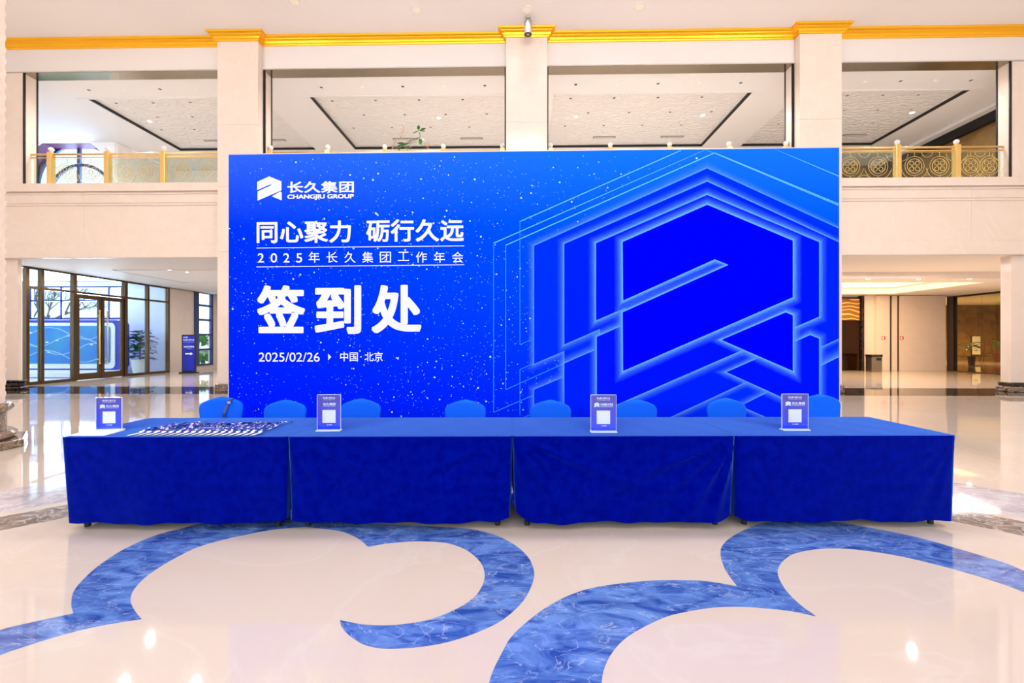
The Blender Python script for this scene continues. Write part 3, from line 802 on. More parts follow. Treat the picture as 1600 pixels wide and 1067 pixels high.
def table(i):
    c = T0 + TD * (TW * (i + .5))
    pos = ['at the left end of the row', 'second from the left', 'third from the left', 'at the right end of the row'][i]
    t = thing('folding_table', 'folding table with black legs under a navy cloth, ' + pos, 'table', (c.x, c.y, 0), TANG, 'tables of the sign-in row')
    hw = TW / 2 - .022
    B(-hw, hw, .02, TDEP - .02, .712, .738).build('tabletop', 'white_paint', t, bevel=.006)
    for sx in (-1, 1):
        for y in (.10, TDEP - .10):
            x = sx * (hw - .10)
            lg = MB().tube((x, y, .03), (x, y, .712), .016).build('leg', 'rubber', t)
            MB().tube((x, y, 0), (x, y, .035), .022).build('foot', 'rubber', lg)
        B(sx * (hw - .10) - .01, sx * (hw - .10) + .01, .115, TDEP - .115, .30, .325).build('stretcher', 'rubber', t)
    return t


def cloth(i, amp, seed):
    rn = random.Random(seed); c = T0 + TD * (TW * (i + .5))
    hw, hd = TW / 2 - .0005, TDEP / 2; N = 220; rows = 30
    per = 4 * (hw + hd)

    def perim(t, rad, hw, hd):                 # rounded rectangle, t in 0..1 starting at the left front corner going right
        pts = []
        segs = [(-hw + rad, -hd, 1, 0, 2 * (hw - rad)), None, (hw, -hd + rad, 0, 1, 2 * (hd - rad)), None, (hw - rad, hd, -1, 0, 2 * (hw - rad)), None, (-hw, hd - rad, 0, -1, 2 * (hd - rad)), None]
        cen = [(hw - rad, -hd + rad, -PI / 2), (hw - rad, hd - rad, 0), (-hw + rad, hd - rad, PI / 2), (-hw + rad, -hd + rad, PI)]
        al = rad * PI / 2; tot = 4 * (hw - rad) + 4 * (hd - rad) + 4 * al; d = t * tot
        for k in range(8):
            L = segs[k][4] if k % 2 == 0 else al
            if d <= L + 1e-9:
                if k % 2 == 0:
                    sx, sy, dx, dy, _ = segs[k]; return sx + dx * d, sy + dy * d, dy, -dx
                cx, cy, a0 = cen[k // 2]; a = a0 + d / rad
                return cx + rad * math.cos(a), cy + rad * math.sin(a), math.cos(a), math.sin(a)
            d -= L
        return -hw + rad, -hd, 0, -1
    ph = [rn.random() * 6.28 for _ in range(6)]
    vv = []
    for r_ in range(rows + 1):
        s_ = r_ / rows
        for k in range(N):
            rad = .02 + .03 * s_
            x, y, nx, ny = perim(k / N, rad, hw, hd)
            rear = max(0, min(1, (y - hd + .30) / .28)); rear = rear * rear * (3 - 2 * rear)
            zt = .75; hem = .052 + (.035 if i != 2 else .075) * math.exp(-((hw - abs(x)) / .09) ** 2) * (0 if (i == 0 and x < 0) or (i == 3 and x > 0) else 1)
            wav = .006 * math.sin(x * 9 + ph[0]) + .004 * math.sin(x * 23 + ph[1])
            z = zt - (zt - hem - (wav if rear < .5 else 0) * s_) * s_
            o_ = 0.
            if ny < -.5:
                o_ += s_ * (.010 * math.sin(x * 5.1 + ph[2]) + .007 * math.sin(x * 11.3 + ph[3]) * s_) - .018 * s_
                for sx in (-1, 1):             # pull folds fanning out from the two upper corners
                    dx_, dz_ = (hw - sx * x), (zt - z); rr = math.hypot(dx_, dz_) + 1e-4; an = math.atan2(dz_, dx_)
                    for fa, wd in ((.38, .07), (.66, .09), (1.0, .11), (1.3, .09)):
                        o_ += amp * .045 * math.exp(-((an - fa) / wd) ** 2) * min(1, rr * 4) * math.exp(-rr * 1.6) * (1 if fa != .66 else .7)
            elif abs(nx) > .5:
                o_ -= s_ * ((.016 + .012 * abs(math.sin(y * 7 + ph[4]))) if (i == 0 and x < 0) or (i == 3 and x > 0) else .020 * max(0., min(1., (hd * .6 - y) / (hd * .9))))
            lip = .012 * math.exp(-((s_ - .03) / .04) ** 2) - .012 if r_ else -.012
            if r_ == 0: z = zt + .0
            o_ += .006 * math.exp(-((s_ - .035) / .03) ** 2) if ny < -.5 else 0
            vv.append((x + nx * o_, hd + y + ny * o_, z))
    ff = [(r_ * N + k, r_ * N + (k + 1) % N, (r_ + 1) * N + (k + 1) % N, (r_ + 1) * N + k) for r_ in range(rows) for k in range(N)]
    # top skin: inner grid with faint creases
    n0 = len(vv); gx, gy = 40, 18
    for b_ in range(gy + 1):
        for a_ in range(gx + 1):
            x = -hw + .02 + (2 * hw - .04) * a_ / gx; y = .02 + (TDEP - .04) * b_ / gy
            vv.append((x, y, .7512 + .0012 * math.sin(x * 17 + ph[5]) * math.sin(y * 9 + ph[2])))
    for b_ in range(gy):
        for a_ in range(gx):
            q = n0 + b_ * (gx + 1) + a_; ff.append((q, q + 1, q + gx + 2, q + gx + 1))
    mb = MB(); mb.add(vv, ff)
    # rim between grid and first row
    mb.add([(vv[k][0], vv[k][1], .7505) for k in range(N)], [tuple(range(N))])
    o = mb.build('tablecloth', 'cloth_navy', None, smooth=True)
    o.location = (c.x, c.y, 0); o.rotation_euler = (0, 0, TANG)
    lab = ['navy cloth over the leftmost table, under the row of badge lanyards', 'navy cloth over the second table from the left, smooth front',
           'navy cloth over the third table from the left, diagonal folds at its corners', 'navy cloth over the rightmost table, beside the bare floor'][i]
    tag(o, lab, 'tablecloth', 'navy tablecloths of the sign-in row')


for i, (a_, s_) in enumerate(((.15, 3), (.6, 8), (1.6, 12), (.3, 21))): table(i); cloth(i, a_, s_)

bx = thing('cardboard_box', 'flat cardboard box peeking out under the third table', 'box', P(1117, 817.5, z=0) + Vector((-.02, .05, 0)), R(40))
B(0, .22, 0, .30, 0, .07).build('tray', 'cardboard', bx, bevel=.004); B(-.002, .222, .1, .2, .07, .074).build('flap', 'cardboard', bx)

# =================================================================== CHAIRS


def loft(sections, cap=True):
    n = len(sections[0]); mb = MB(); k = len(sections)
    ff = [(j * n + i, j * n + (i + 1) % n, (j + 1) * n + (i + 1) % n, (j + 1) * n + i) for j in range(k - 1) for i in range(n)]
    if cap: ff += [tuple(range(n))[::-1], tuple(range((k - 1) * n, k * n))]
    return mb.add([p for s_ in sections for p in s_], ff)


def rrect(cx, cy, hw, hd, z, n=24, pw=4.):
    out = []
    for i in range(n):
        a = 2 * PI * i / n; ca_, sa_ = math.cos(a), math.sin(a)
        out.append((cx + hw * math.copysign(abs(ca_) ** (2 / pw), ca_), cy + hd * math.copysign(abs(sa_) ** (2 / pw), sa_), z))
    return out


def crown(z):                                 # half width of the chair back against height
    P_ = [(.42, .195), (.60, .205), (.70, .215), (.76, .222), (.80, .215), (.83, .185), (.855, .135), (.875, .08), (.888, .03), (.892, .006)]
    for (z0, w0), (z1, w1) in zip(P_, P_[1:]):
        if z <= z1: return w0 + (w1 - w0) * (z - z0) / (z1 - z0)
    return .005


def make_chair():
    t = thing('banquet_chair', '', 'chair', (0, 0, 0), 0, 'blue covered chairs behind the tables')
    zs = [.42, .5, .6, .68, .74, .78, .81, .83, .85, .865, .88, .889, .892]
    loft([rrect(0, .02 + (z - .42) * .10, crown(z), .030 if z < .86 else .030 * max(.15, (.896 - z) / .036), z, pw=5) for z in zs]).build('backrest_cover', 'chair_blue', t, smooth=True)
    loft([rrect(0, -.20, w_, d_, z, pw=6) for z, w_, d_ in ((.36, .20, .20), (.38, .212, .212), (.44, .214, .214), (.462, .20, .20))]).build('seat_cover', 'chair_blue', t, smooth=True)
    for sx in (-1, 1):
        for y in (-.37, -.0):
            loft([rrect(sx * w_, y, r_, r_, z, n=12, pw=2.5) for z, w_, r_ in ((0, .20, .022), (.05, .197, .02), (.2, .19, .026), (.37, .175, .034))]).build('leg_cover', 'chair_blue', t, smooth=True)
    for sx in (-1, 1):                        # stretched skirt panels between the legs
        loft([rrect(sx * .19, -.19, .006, w_, z, n=12, pw=6) for z, w_ in ((.18, .02), (.24, .09), (.30, .15), (.37, .19))]).build('skirt', 'chair_blue', t, smooth=True)
    return t


chair = make_chair()
CH = [(347, 620, 14, 'angled blue covered chair at the left end, a strap hung over its back'),
      (441, 626, 2, 'blue covered chair behind the lanyards, second from the left'),
      (563, 623, 0, 'blue covered chair just right of the second sign stand'),
      (727, 624.5, 0, 'blue covered chair in front of the date, fourth from the left'),
      (860, 625, -2, 'blue covered chair just left of the third sign stand'),
      (995, 624, 0, 'blue covered chair just right of the third sign stand'),
      (1136, 622, 3, 'blue covered chair between the third and fourth sign stands, nearer the fourth'),
      (1283, 616, -3, 'blue covered chair at the right end beside the fourth sign stand')]
chs = []
for i, (u, v, a, lab) in enumerate(CH):
    o = chair if i == 0 else copy_tree(chair)
    d = (H - .860) * F / (v - 532); p = ray(u, 532) * d
    o.location = (p.x, p.y - (.04 if i != 1 else -.02), 0); o.rotation_euler = (0, 0, YAW + R(a)); o['label'] = lab; o.scale = (1.05, 1.0, .964); chs.append(o)
# bag strap over the first chair
c0 = chs[0]
stp = thing('bag_strap', 'dark blue strap with a white buckle over the leftmost chair back', 'strap', c0.location, c0.rotation_euler.z); stp.scale = c0.scale
prof_ = [(.035, -.036 + .02, .55), (.045, -.012 + .0, .70), (.07, .012, .80), (.09, .012, .842), (.105, .030, .868), (.11, .058, .872), (.11, .088, .850), (.11, .104, .78), (.11, .098, .6)]
mb = MB(); vv = []
for x, y, z in prof_:
    vv += [(x - .014, y, z), (x + .014, y, z)]
mb.add(vv, [(2 * k, 2 * k + 1, 2 * k + 3, 2 * k + 2) for k in range(len(prof_) - 1)])
so = mb.build('webbing', 'frame_navy', stp); sm = so.modifiers.new('solid', 'SOLIDIFY'); sm.thickness = .004
B(.073, .107, -.004, .004, .808, .838).build('buckle', 'alu', stp, bevel=.003)

# =================================================================== THINGS ON THE TABLES
col_mat('sheet_blue', srgb(30, 44, 214)); col_mat('sheet_violet', srgb(88, 84, 190))
m = bpy.data.materials.new('sheet_print'); m.use_nodes = True; nt = m.node_tree; b = nt.nodes['Principled BSDF']; b.inputs['Roughness'].default_value = .3
tc = nt.nodes.new('ShaderNodeTexCoord'); sp = nt.nodes.new('ShaderNodeSeparateXYZ'); nt.links.new(tc.outputs['Object'], sp.inputs[0])
mr = nt.nodes.new('ShaderNodeMapRange'); mr.inputs[1].default_value = .02; mr.inputs[2].default_value = .28; nt.links.new(sp.outputs['Z'], mr.inputs[0])
rp = nt.nodes.new('ShaderNodeValToRGB'); e = rp.color_ramp.elements; e[0].color = srgb(10, 60, 240); e[1].color = srgb(86, 76, 176); k = e.new(.5); k.color = srgb(50, 56, 214)
nt.links.new(mr.outputs[0], rp.inputs[0]); nt.links.new(rp.outputs[0], b.inputs['Base Color']); M['sheet_print'] = m


def stand(u, v, w_px, h_px, rz, lab, title, logo):
    p = P(u, v, z=.752); d = p.y; W_ = w_px * d / F; Hh = h_px * d / F
    t = thing('sign_stand', lab, 'sign', (p.x, p.y, .7535), YAW + R(rz), 'acrylic sign stands on the tables')
    B(-W_ / 2 - .004, W_ / 2 + .004, -.015, .055, 0, .010).build('base', 'acrylic_edge', t, bevel=.002)
    B(-W_ / 2, W_ / 2, .012, .015, .010, Hh).build('front_plate', 'acrylic', t)
    B(-W_ / 2, W_ / 2, .021, .024, .010, Hh).build('back_plate', 'acrylic', t)
    MB().box(-W_ / 2, W_ / 2, .0121, .0239, Hh, Hh + .003).box(-W_ / 2 - .002, -W_ / 2, .0121, .0239, .010, Hh).box(W_ / 2, W_ / 2 + .002, .0121, .0239, .010, Hh).build('edge', 'acrylic_edge', t)
    sh = B(-W_ / 2 + .003, W_ / 2 - .003, .017, .019, .014, Hh - .003).build('printed_sheet', 'sheet_print', t)
    tx = lambda body, a0, b0, a1, b1, bold=.01: text_into(body, -W_ / 2 + a0 * W_, Hh * b0, -W_ / 2 + a1 * W_, Hh * b1, sh, 'print_white', y=.0165, bold=bold)
    tx('同心聚力 砺行久远', .24, .89, .76, .94, .03); tx('2025年长久集团工作年会', .26, .855, .76, .875, .01)
    if logo:
        for e_ in EMB:
            q = [(-W_ / 2 + W_ * (.14 + .20 * (x - 108) / 340), Hh * (.80 - .13 * (y - 95) / 337)) for x, y in e_]
            flat(q, 'logo_mark', -.0165, sh)
    tx(title, .38 if logo else .24, .715, .88 if logo else .78, .78, .03); tx('CHANGJIU GROUP', .38 if logo else .24, .675, .88 if logo else .78, .70, .02)
    q = Hh * .36
    flat([(-q / 2, Hh * .22), (q / 2, Hh * .22), (q / 2, Hh * .22 + q), (-q / 2, Hh * .22 + q)], 'white_square', -.0165, sh)
    tx('长久集团', .40, .155, .62, .185, .02)
    return t


stand(168, 673.5, 37.5, 52.5, 6, 'acrylic sign stand on a white paper at the left end', '长久集团', True)
stand(513, 674, 36, 57, 3, 'tilted acrylic sign stand right of the lanyards, without an emblem', '长久集团', False)
stand(943.5, 676, 39.5, 58, 0, 'acrylic sign stand on the third table from the left', '长久集团工作年会', True)
stand(1244, 673, 40, 56, -1, 'acrylic sign stand on the rightmost table', '长久集团', True)

q = [P(u, v, z=.754) for u, v in ((107, 680.6), (162, 680.6), (196, 671.5), (136, 672.0))]
mb = MB(); mb.add([(p.x, p.y, .7532) for p in q], [(0, 1, 2, 3)]); pp_ = mb.build('paper_sheet', 'white_card')
sm = pp_.modifiers.new('solid', 'SOLIDIFY'); sm.thickness = .0008
tag(pp_, 'white paper sheet lying under the leftmost sign stand', 'paper')

def ORD(i, n):
    w_ = ['first', 'second', 'third', 'fourth', 'fifth', 'sixth', 'seventh', 'eighth', 'ninth', 'tenth', 'eleventh', 'twelfth', 'thirteenth', 'fourteenth', 'fifteenth', 'sixteenth', 'seventeenth']
    return 'leftmost' if i == 0 else 'rightmost' if i == n - 1 else w_[i] + ' from the left'


rl = random.Random(11)
NL = 17
for i in range(NL):
    u = 219 + i * (405 - 219) / (NL - 1)
    p = P(u, 676.5, z=.757)
    t = thing('badge_lanyard', 'white badge on a navy lanyard, %s of the lanyard row' % ORD(i, NL), 'lanyard', (p.x, p.y, .7535), YAW, 'badge lanyards laid out in a row')
    tilt = .010
    cd = MB(); cd.add([(-.027, -.10, .001), (.027, -.10, tilt), (.027, .0, tilt), (-.027, .0, .001), (-.027, -.10, .0025), (.027, -.10, tilt + .0015), (.027, 0, tilt + .0015), (-.027, 0, .0025)],
                      [(0, 3, 2, 1), (4, 5, 6, 7), (0, 1, 5, 4), (1, 2, 6, 5), (2, 3, 7, 6), (3, 0, 4, 7)]).build('badge_card', 'white_card', t)
    MB().box(-.012, .012, 0.002, .03, .005, .016).build('clip', 'white_card', t, bevel=.003)
    L = rl.uniform(.36, .50) * (.55 if i == 0 else 1); kk = 26; f1, f2 = rl.uniform(8, 16), rl.uniform(18, 30); dx = .02
    for s_ in (-1, 1):
        vv = []
        for j in range(kk + 1):
            tt = j / kk; y = .03 + L * tt
            x = s_ * .012 * math.sin(PI * tt) + dx * tt + .007 * math.sin(y * 11 + s_)
            z = .008 + .012 * (1 + math.sin(y * f2 + i * 1.7 + s_ * 1.2)) * math.sin(PI * min(1, tt + .08)) ** .5 if tt < .97 else .006
            a_ = .5 * math.sin(y * 13 + i * 2 + s_)
            hx, hz = .0095 * math.cos(a_), .0095 * math.sin(a_)
            vv += [(x - hx, y, max(.002, z - hz)), (x + hx, y, max(.002, z + hz))]
        so = MB().add(vv, [(2 * j, 2 * j + 1, 2 * j + 3, 2 * j + 2) for j in range(kk)]).build('strap', 'tag_navy', t)

# =================================================================== BALUSTRADES
YB = 13.86


def fn_med(cx, cz): return lambda a, b, d: (cx + a, d, cz + b)


def filigree(wd):
    mb = MB()
    for cx in (wd * .27, wd * .73):
        f = fn_med(cx, .44)
        mb.ring(f, .215, .016, 24); mb.ring(f, .285, .011, 28); mb.ring(f, .06, .013, 10)
        for k in range(4):
            a = PI / 4 + k * PI / 2; mb.ring(fn_med(cx + .12 * math.cos(a), .44 + .12 * math.sin(a)), .062, .013, 12)
        mb.box(cx - .006, cx + .006, -.004, .004, .03, .15); mb.box(cx - .006, cx + .006, -.004, .004, .73, .86)
        mb.ring(f, .40, .010, 12, -PI * .95, -PI * .60); mb.ring(f, .40, .010, 12, -PI * .40, -PI * .05)
    mb.ring(fn_med(wd * .5, .86), .16, .010, 12, PI, 2 * PI); mb.ring(fn_med(wd * .5, .02), .16, .010, 12, 0, PI)
    for cx, s_ in ((0.02, 1), (wd - .02, -1)):
        mb.ring(fn_med(cx, .80), .22, .010, 10, -PI / 2 if s_ > 0 else PI, 0 if s_ > 0 else 1.5 * PI)
    mb.box(.01, wd - .01, -.004, .004, .845, .857); mb.box(.01, wd - .01, -.004, .004, .018, .030)
    return mb


fil_cache = {}
bays = [([-16.35, -14.60, -12.80, -11.04, -9.15], XL, PIL[0][0], 'left bay, beside the arched window'), ([-7.70, -5.93, -4.17, -2.37, -.56], PIL[0][1], PIL[1][0], 'second bay, behind the leafy plant'),
        ([.90, 2.71, 4.50, 6.28, 7.98], PIL[1][1], PIL[2][0], 'third bay, above the emblem'), ([9.40, 11.27, 13.01, 14.73], PIL[2][1], XR, 'right bay, above the lift lobby')]
for posts, x0, x1, where in bays:
    posts = [x for x in posts if x0 - .25 < x < x1 + .4]
    bt = thing('balustrade', 'gold railing with patterned glass in the ' + where, 'railing', (0, YB, ZU), 0, 'gallery balustrades')
    MB().tube((x0 + .02, 0, 1.00), (x1 - .02, 0, 1.00), .030, n=12).build('handrail', 'gold_rail', bt, smooth=True)
    MB().tube((x0 + .02, 0, .90), (x1 - .02, 0, .90), .018, n=10).build('lower_rail', 'gold_rail', bt, smooth=True)
    B(x0 + .02, x1 - .02, -.02, .02, -.005, .02).build('glass_channel', 'gold_rail', bt)
    for x in posts:
        if not (x0 + .02 < x < x1 - .02 + .4): continue
        po = B(x - .075, x + .075, -.075, .075, 0, 1.06).build('post', 'gold_rail', bt, bevel=.01)
        MB().lathe([(.05, 1.06), (.055, 1.08), (.03, 1.095)], (x, 0, 0), 12).build('finial_collar', 'gold_rail', po)
        MB().ball((x, 0, 1.155), .075, 12, 8).build('finial_ball', 'crystal', po)
    xs_ = sorted([x0 + .02] + [x for x in posts if x0 + .2 < x < x1 - .2] + [x1 - .02])
    for a, b in zip(xs_, xs_[1:]):
        a, b = a + .085, b - .085
        if b - a < .25: continue
        g = B(0, b - a, -.006, .006, .02, .86).build('glass_panel', 'glass_rail', bt); g.location = (a, 0, 0)
        wd = round(b - a, 1)
        if wd >= 1.0:
            if wd not in fil_cache: fil_cache[wd] = filigree(wd).mesh('filigree'); fil_cache[wd].materials.append(M['gold_line'])
            fo = bpy.data.objects.new('filigree', fil_cache[wd]); COL.objects.link(fo); fo.parent = g; fo.location = ((b - a - wd) / 2, -.012, 0)

# =================================================================== PLANTS


def leaf(mb, p, d, L, wd, droop=.25):
    d = Vector(d).normalized(); side = d.cross(Vector((0, 0, 1)))
    if side.length < .05: side = Vector((1, 0, 0))
    side.normalize(); up = side.cross(d)
    rows_ = []
    for t in (0, .2, .45, .7, .9, 1):
        ww = wd * math.sin(PI * min(.98, t * .92 + .06)) ** .8; c = Vector(p) + d * L * t - Vector((0, 0, 1)) * droop * L * t * t
        rows_ += [c - side * ww, c + up * (-.12 * wd), c + side * ww]
    ff = []
    for j in range(5):
        for k in range(2): ff.append((j * 3 + k, j * 3 + k + 1, j * 3 + k + 4, j * 3 + k + 3))
    mb.add(rows_, ff)


def potted(name, lab, loc, h, pot_h, pot_r, nleaf, L, m, seed, cat='plant', spread=.5, low=.25, potm='pot_white'):
    rn = random.Random(seed); t = thing(name, lab, cat, loc)
    MB().lathe([(pot_r * .62, 0), (pot_r * .7, .02), (pot_r, pot_h), (pot_r * 1.05, pot_h), (pot_r * 1.05, pot_h + .03), (pot_r * .9, pot_h + .03), (pot_r * .88, pot_h - .03), (.02, pot_h - .03)], n=24).build('pot', potm, t, smooth=False)
    MB().lathe([(pot_r * .86, pot_h - .02), (.01, pot_h - .01)], n=20).build('soil', 'soil', t)
    MB().tube((0, 0, pot_h - .03), (0, 0, h * .82), .035, .02).build('stem', 'bark', t)
    for k in range(nleaf):
        zz_ = pot_h + (h - pot_h) * (low + (1 - low) * (k + .5) / nleaf) * .9; a = k * 2.4 + rn.random(); el = rn.uniform(.0, .7)
        d = (math.cos(a) * math.cos(el), math.sin(a) * math.cos(el), math.sin(el))
        mb = MB(); p0 = Vector((0, 0, zz_)); st_ = Vector(d) * spread * rn.uniform(.3, .8) * (1.15 - .5 * k / nleaf)
        mb.tube(p0 - Vector((0, 0, .05)), p0 + st_, .007, .005, 5)
        leaf(mb, p0 + st_, d, L * rn.uniform(.75, 1.1), L * .36, .35)
        mb.build('leaf', m, t)
    return t


pl = P(216, 583.5, z=0)
potted('potted_plant', 'leafy green plant in a white pot behind the glass entrance', (pl.x, pl.y + .1, 0), 2.0, .62, .36, 80, .46, 'leaf_dark', 4, spread=.40, low=.06)
# plant on the gallery behind the railing
YPt = 14.4
def pp3(x, y): return P(590 + x / 17.78, 185 + y / 17.78, Y=YPt)
gp = thing('gallery_plant', 'leggy green plant with dry flower stems poking above the backdrop', 'plant', (P(635, 237, Y=YPt).x, YPt, ZU + .006))
o0 = Vector(gp.location); L3 = lambda x, y, dy=0.: pp3(x, y) - o0 + Vector((0, dy, 0))
MB().lathe([(.13, 0), (.19, .36), (.2, .40), (.17, .40), (.16, .34), (.01, .34)], n=20).build('pot', 'pot_white', gp)
root = Vector((0, 0, .36))


def vine(pts, r0, m):
    mb = MB()
    q = catmull(pts, 4)
    for k, (a, b) in enumerate(zip(q, q[1:])): mb.tube(a, b, r0 * (1 - .5 * k / len(q)), r0 * (1 - .5 * (k + 1) / len(q)), 6)
    mb.build('stem', m, gp)


vine([root, L3(600, 1000), L3(650, 790), L3(820, 690, .05), L3(1000, 560, .08), L3(1130, 540, .05), L3(1180, 480, 0), L3(1150, 380, 0)], .016, 'bark')
vine([root, L3(800, 1000), L3(880, 740), L3(1050, 640), L3(1130, 560)], .008, 'bark')
vine([root, L3(420, 1000), L3(430, 780), L3(520, 620), L3(630, 540), L3(690, 380), L3(650, 230)], .012, 'dry_stem')
vine([root, L3(1300, 1000), L3(1370, 860), L3(1370, 740)], .009, 'dry_stem')
for x, y, dx, dz, L_ in ((1130, 350, -.7, -.35, .17), (1150, 340, .8, -.1, .20), (1130, 320, .1, .35, .14), (1160, 380, .6, -.5, .17), (1200, 330, .4, .1, .18), (1140, 530, -.6, -.3, .16), (1190, 560, .05, -1, .18), (1230, 540, .6, -.7, .13),
                         (950, 580, -.6, -.5, .17), (820, 690, -.7, -.2, .18), (760, 700, -.9, .05, .22), (720, 720, -.8, -.3, .2), (700, 780, -.9, -.2, .2), (780, 800, .9, 0, .2), (660, 800, -.6, -.1, .2), (740, 830, .6, -.1, .22), (680, 740, .8, .2, .2)):
    mb = MB(); leaf(mb, L3(x, y), (dx, -.25, dz), L_ * 1.15, L_ * .33, .1); mb.build('leaf', 'leaf_green', gp)
for x, y in ((500, 640), (430, 740), (620, 520), (690, 300), (720, 380), (650, 210), (1330, 760), (1400, 780), (1370, 720)):
    for k in range(3):
        a = k * 2.1 + x; mb = MB(); leaf(mb, L3(x, y), (math.cos(a), -.2, math.sin(a)), .10, .014, .1); mb.build('dry_bloom', 'dry_stem', gp)

# =================================================================== LEFT HALL THINGS
# direction sign
ps = P(295.5, 583, z=0)
ds = thing('direction_sign', 'slim navy direction sign with a white right arrow beside the tall window', 'sign', (ps.x, ps.y, 0), R(8))
sw = 20.0 * ps.y / F / 2; shh = (583 - 522) * ps.y / F
B(-sw - .06, sw + .06, -.18, .18, 0, .05).build('base', 'black', ds, bevel=.01)
bd = B(-sw, sw, -.05, .05, .05, shh).build('panel', 'black', ds, bevel=.008)
B(-sw + .05, sw - .03, -.056, -.05, .12, shh - .04).build('printed_face', 'sign_navy', ds)
tx = lambda body, a0, b0, a1, b1, bold: text_into(body, -sw + 2 * sw * a0, shh * b0, -sw + 2 * sw * a1, shh * b1, ds, 'print_white', y=-.06, bold=bold)
tx('长久集团', .12, .915, .46, .95, .02); tx('同心聚力 砺行久远', .12, .845, .92, .885, .02); tx('2025年长久集团工作年会', .12, .80, .92, .812, .0)
tx('2025年工作年会', .16, .665, .92, .71, .03); tx('CHANGJIU', .38, .63, .74, .645, .01)
flat([(sw * a, shh * b_) for a, b_ in ((-.45, .49), (.3, .49), (.3, .465), (.65, .505), (.3, .545), (.3, .52), (-.45, .52))], 'arrow', .06, ds)
# display board in the entrance hall
d0 = 20.6
x0, x1 = P(37, 540, Y=d0).x, P(192, 540, Y=d0).x
db = thing('display_board', 'wide rounded display board with a blue route map behind the glass entrance', 'display board', ((x0 + x1) / 2, d0, 0))
hw = (x1 - x0) / 2; zt, zb_ = 2.46, .18


def rr_poly(x0, x1, z0, z1, r_, n=6):
    out = []
    for cx, cz, a0 in ((x1 - r_, z1 - r_, 0), (x0 + r_, z1 - r_, PI / 2), (x0 + r_, z0 + r_, PI), (x1 - r_, z0 + r_, 1.5 * PI)):
        out += [(cx + r_ * math.cos(a0 + PI / 2 * k / n), cz + r_ * math.sin(a0 + PI / 2 * k / n)) for k in range(n + 1)]
    return out


fx = lambda a, b, d: (a, d, b)
MB().prism(rr_poly(-hw, hw, zb_, zt, .28), fx, 0, .35).build('shell', 'sign_navy', db)
MB().prism(rr_poly(-hw - .05, hw - .34, zb_ + .05, zt - .12, .22), fx, -.04, -.001).build('white_rim', 'white_paint', db)
MB().prism(rr_poly(-hw + .12, hw - .55, zb_ + .28, zt - .26, .16), fx, -.075, -.041).build('screen', 'screen_blue', db)
rn = random.Random(3)
for k in range(4):
    pts = [Vector((-hw + .3 + (2 * hw - 1.1) * j / 5, -.08, .8 + .35 * k + .28 * math.sin(j * 1.3 + k * 2))) for j in range(6)]
    mb = MB(); q = catmull(pts, 5)
    for a, b in zip(q, q[1:]): mb.tube(a, b, .014, n=4)
    mb.build('route_line', 'print_star', db)
for k in range(10):
    x, z = rn.uniform(-hw + .3, hw - .9), rn.uniform(.6, 2.1); B(x, x + .13, -.082, -.076, z, z + .05).build('map_tag', 'print_white', db)
B(-hw - .1, hw + .1, -.15, .45, 0, .16).build('plinth', 'white_paint', db)


def bare_tree(loc, h, seed, lab):
    rn = random.Random(seed); t = thing('bare_tree', lab, 'tree', loc, 0, 'trees outside the entrance windows'); mb = MB(); tw = MB()

    def grow(p, d, L, r_, k):
        q = p + d * L; (mb if k > 2 else tw).tube(p, q, r_, r_ * .68, 6 if k > 2 else 4)
        if k == 0: return
        for _ in range(3 if k > 1 else 4):
            nd = (d + Vector((rn.uniform(-.8, .8), rn.uniform(-.8, .8), rn.uniform(-.25, .6)))).normalized(); grow(q - d * L * rn.uniform(0, .35), nd, L * rn.uniform(.6, .8), r_ * .6, k - 1)
    grow(Vector((0, 0, 0)), Vector((0, 0, 1)), h * .32, h * .018, 5)
    mb.build('trunk', 'bark', t); tag(tw.build('twigs', 'bark', t), kind='stuff')


struct(B(-60, -17.0, 22.3, 70, -.3, -.02), 'ground_outside', 'grass', 'pale ground outside the entrance windows', 'ground')
for k, (x, y, h, lab) in enumerate(((-31.5, 29, 7.5, 'bare tree outside, left one in the wide entrance window'), (-29.5, 38, 8.5, 'bare tree outside, right one in the wide entrance window'))):
    bare_tree((x, y, -.02), h, k + 2, lab)
sb = thing('shrub', 'green shrub outside the tall dark framed window', 'shrub', (-21.5, 30.3, -.02)); rn = random.Random(8)
MB().tube((0, 0, 0), (0, 0, .7), .05).build('stem', 'bark', sb); mb = MB()
for k in range(420):
    v_ = Vector((rn.gauss(0, 1), rn.gauss(0, 1), rn.gauss(0, 1))).normalized() * rn.uniform(.6, 1.0)
    leaf(mb, (v_.x * .9, v_.y * .9, 1.0 + v_.z * .8), (v_.x, v_.y, v_.z + .2), .3, .09)
tag(mb.build('foliage', 'leaf_green', sb), kind='stuff')

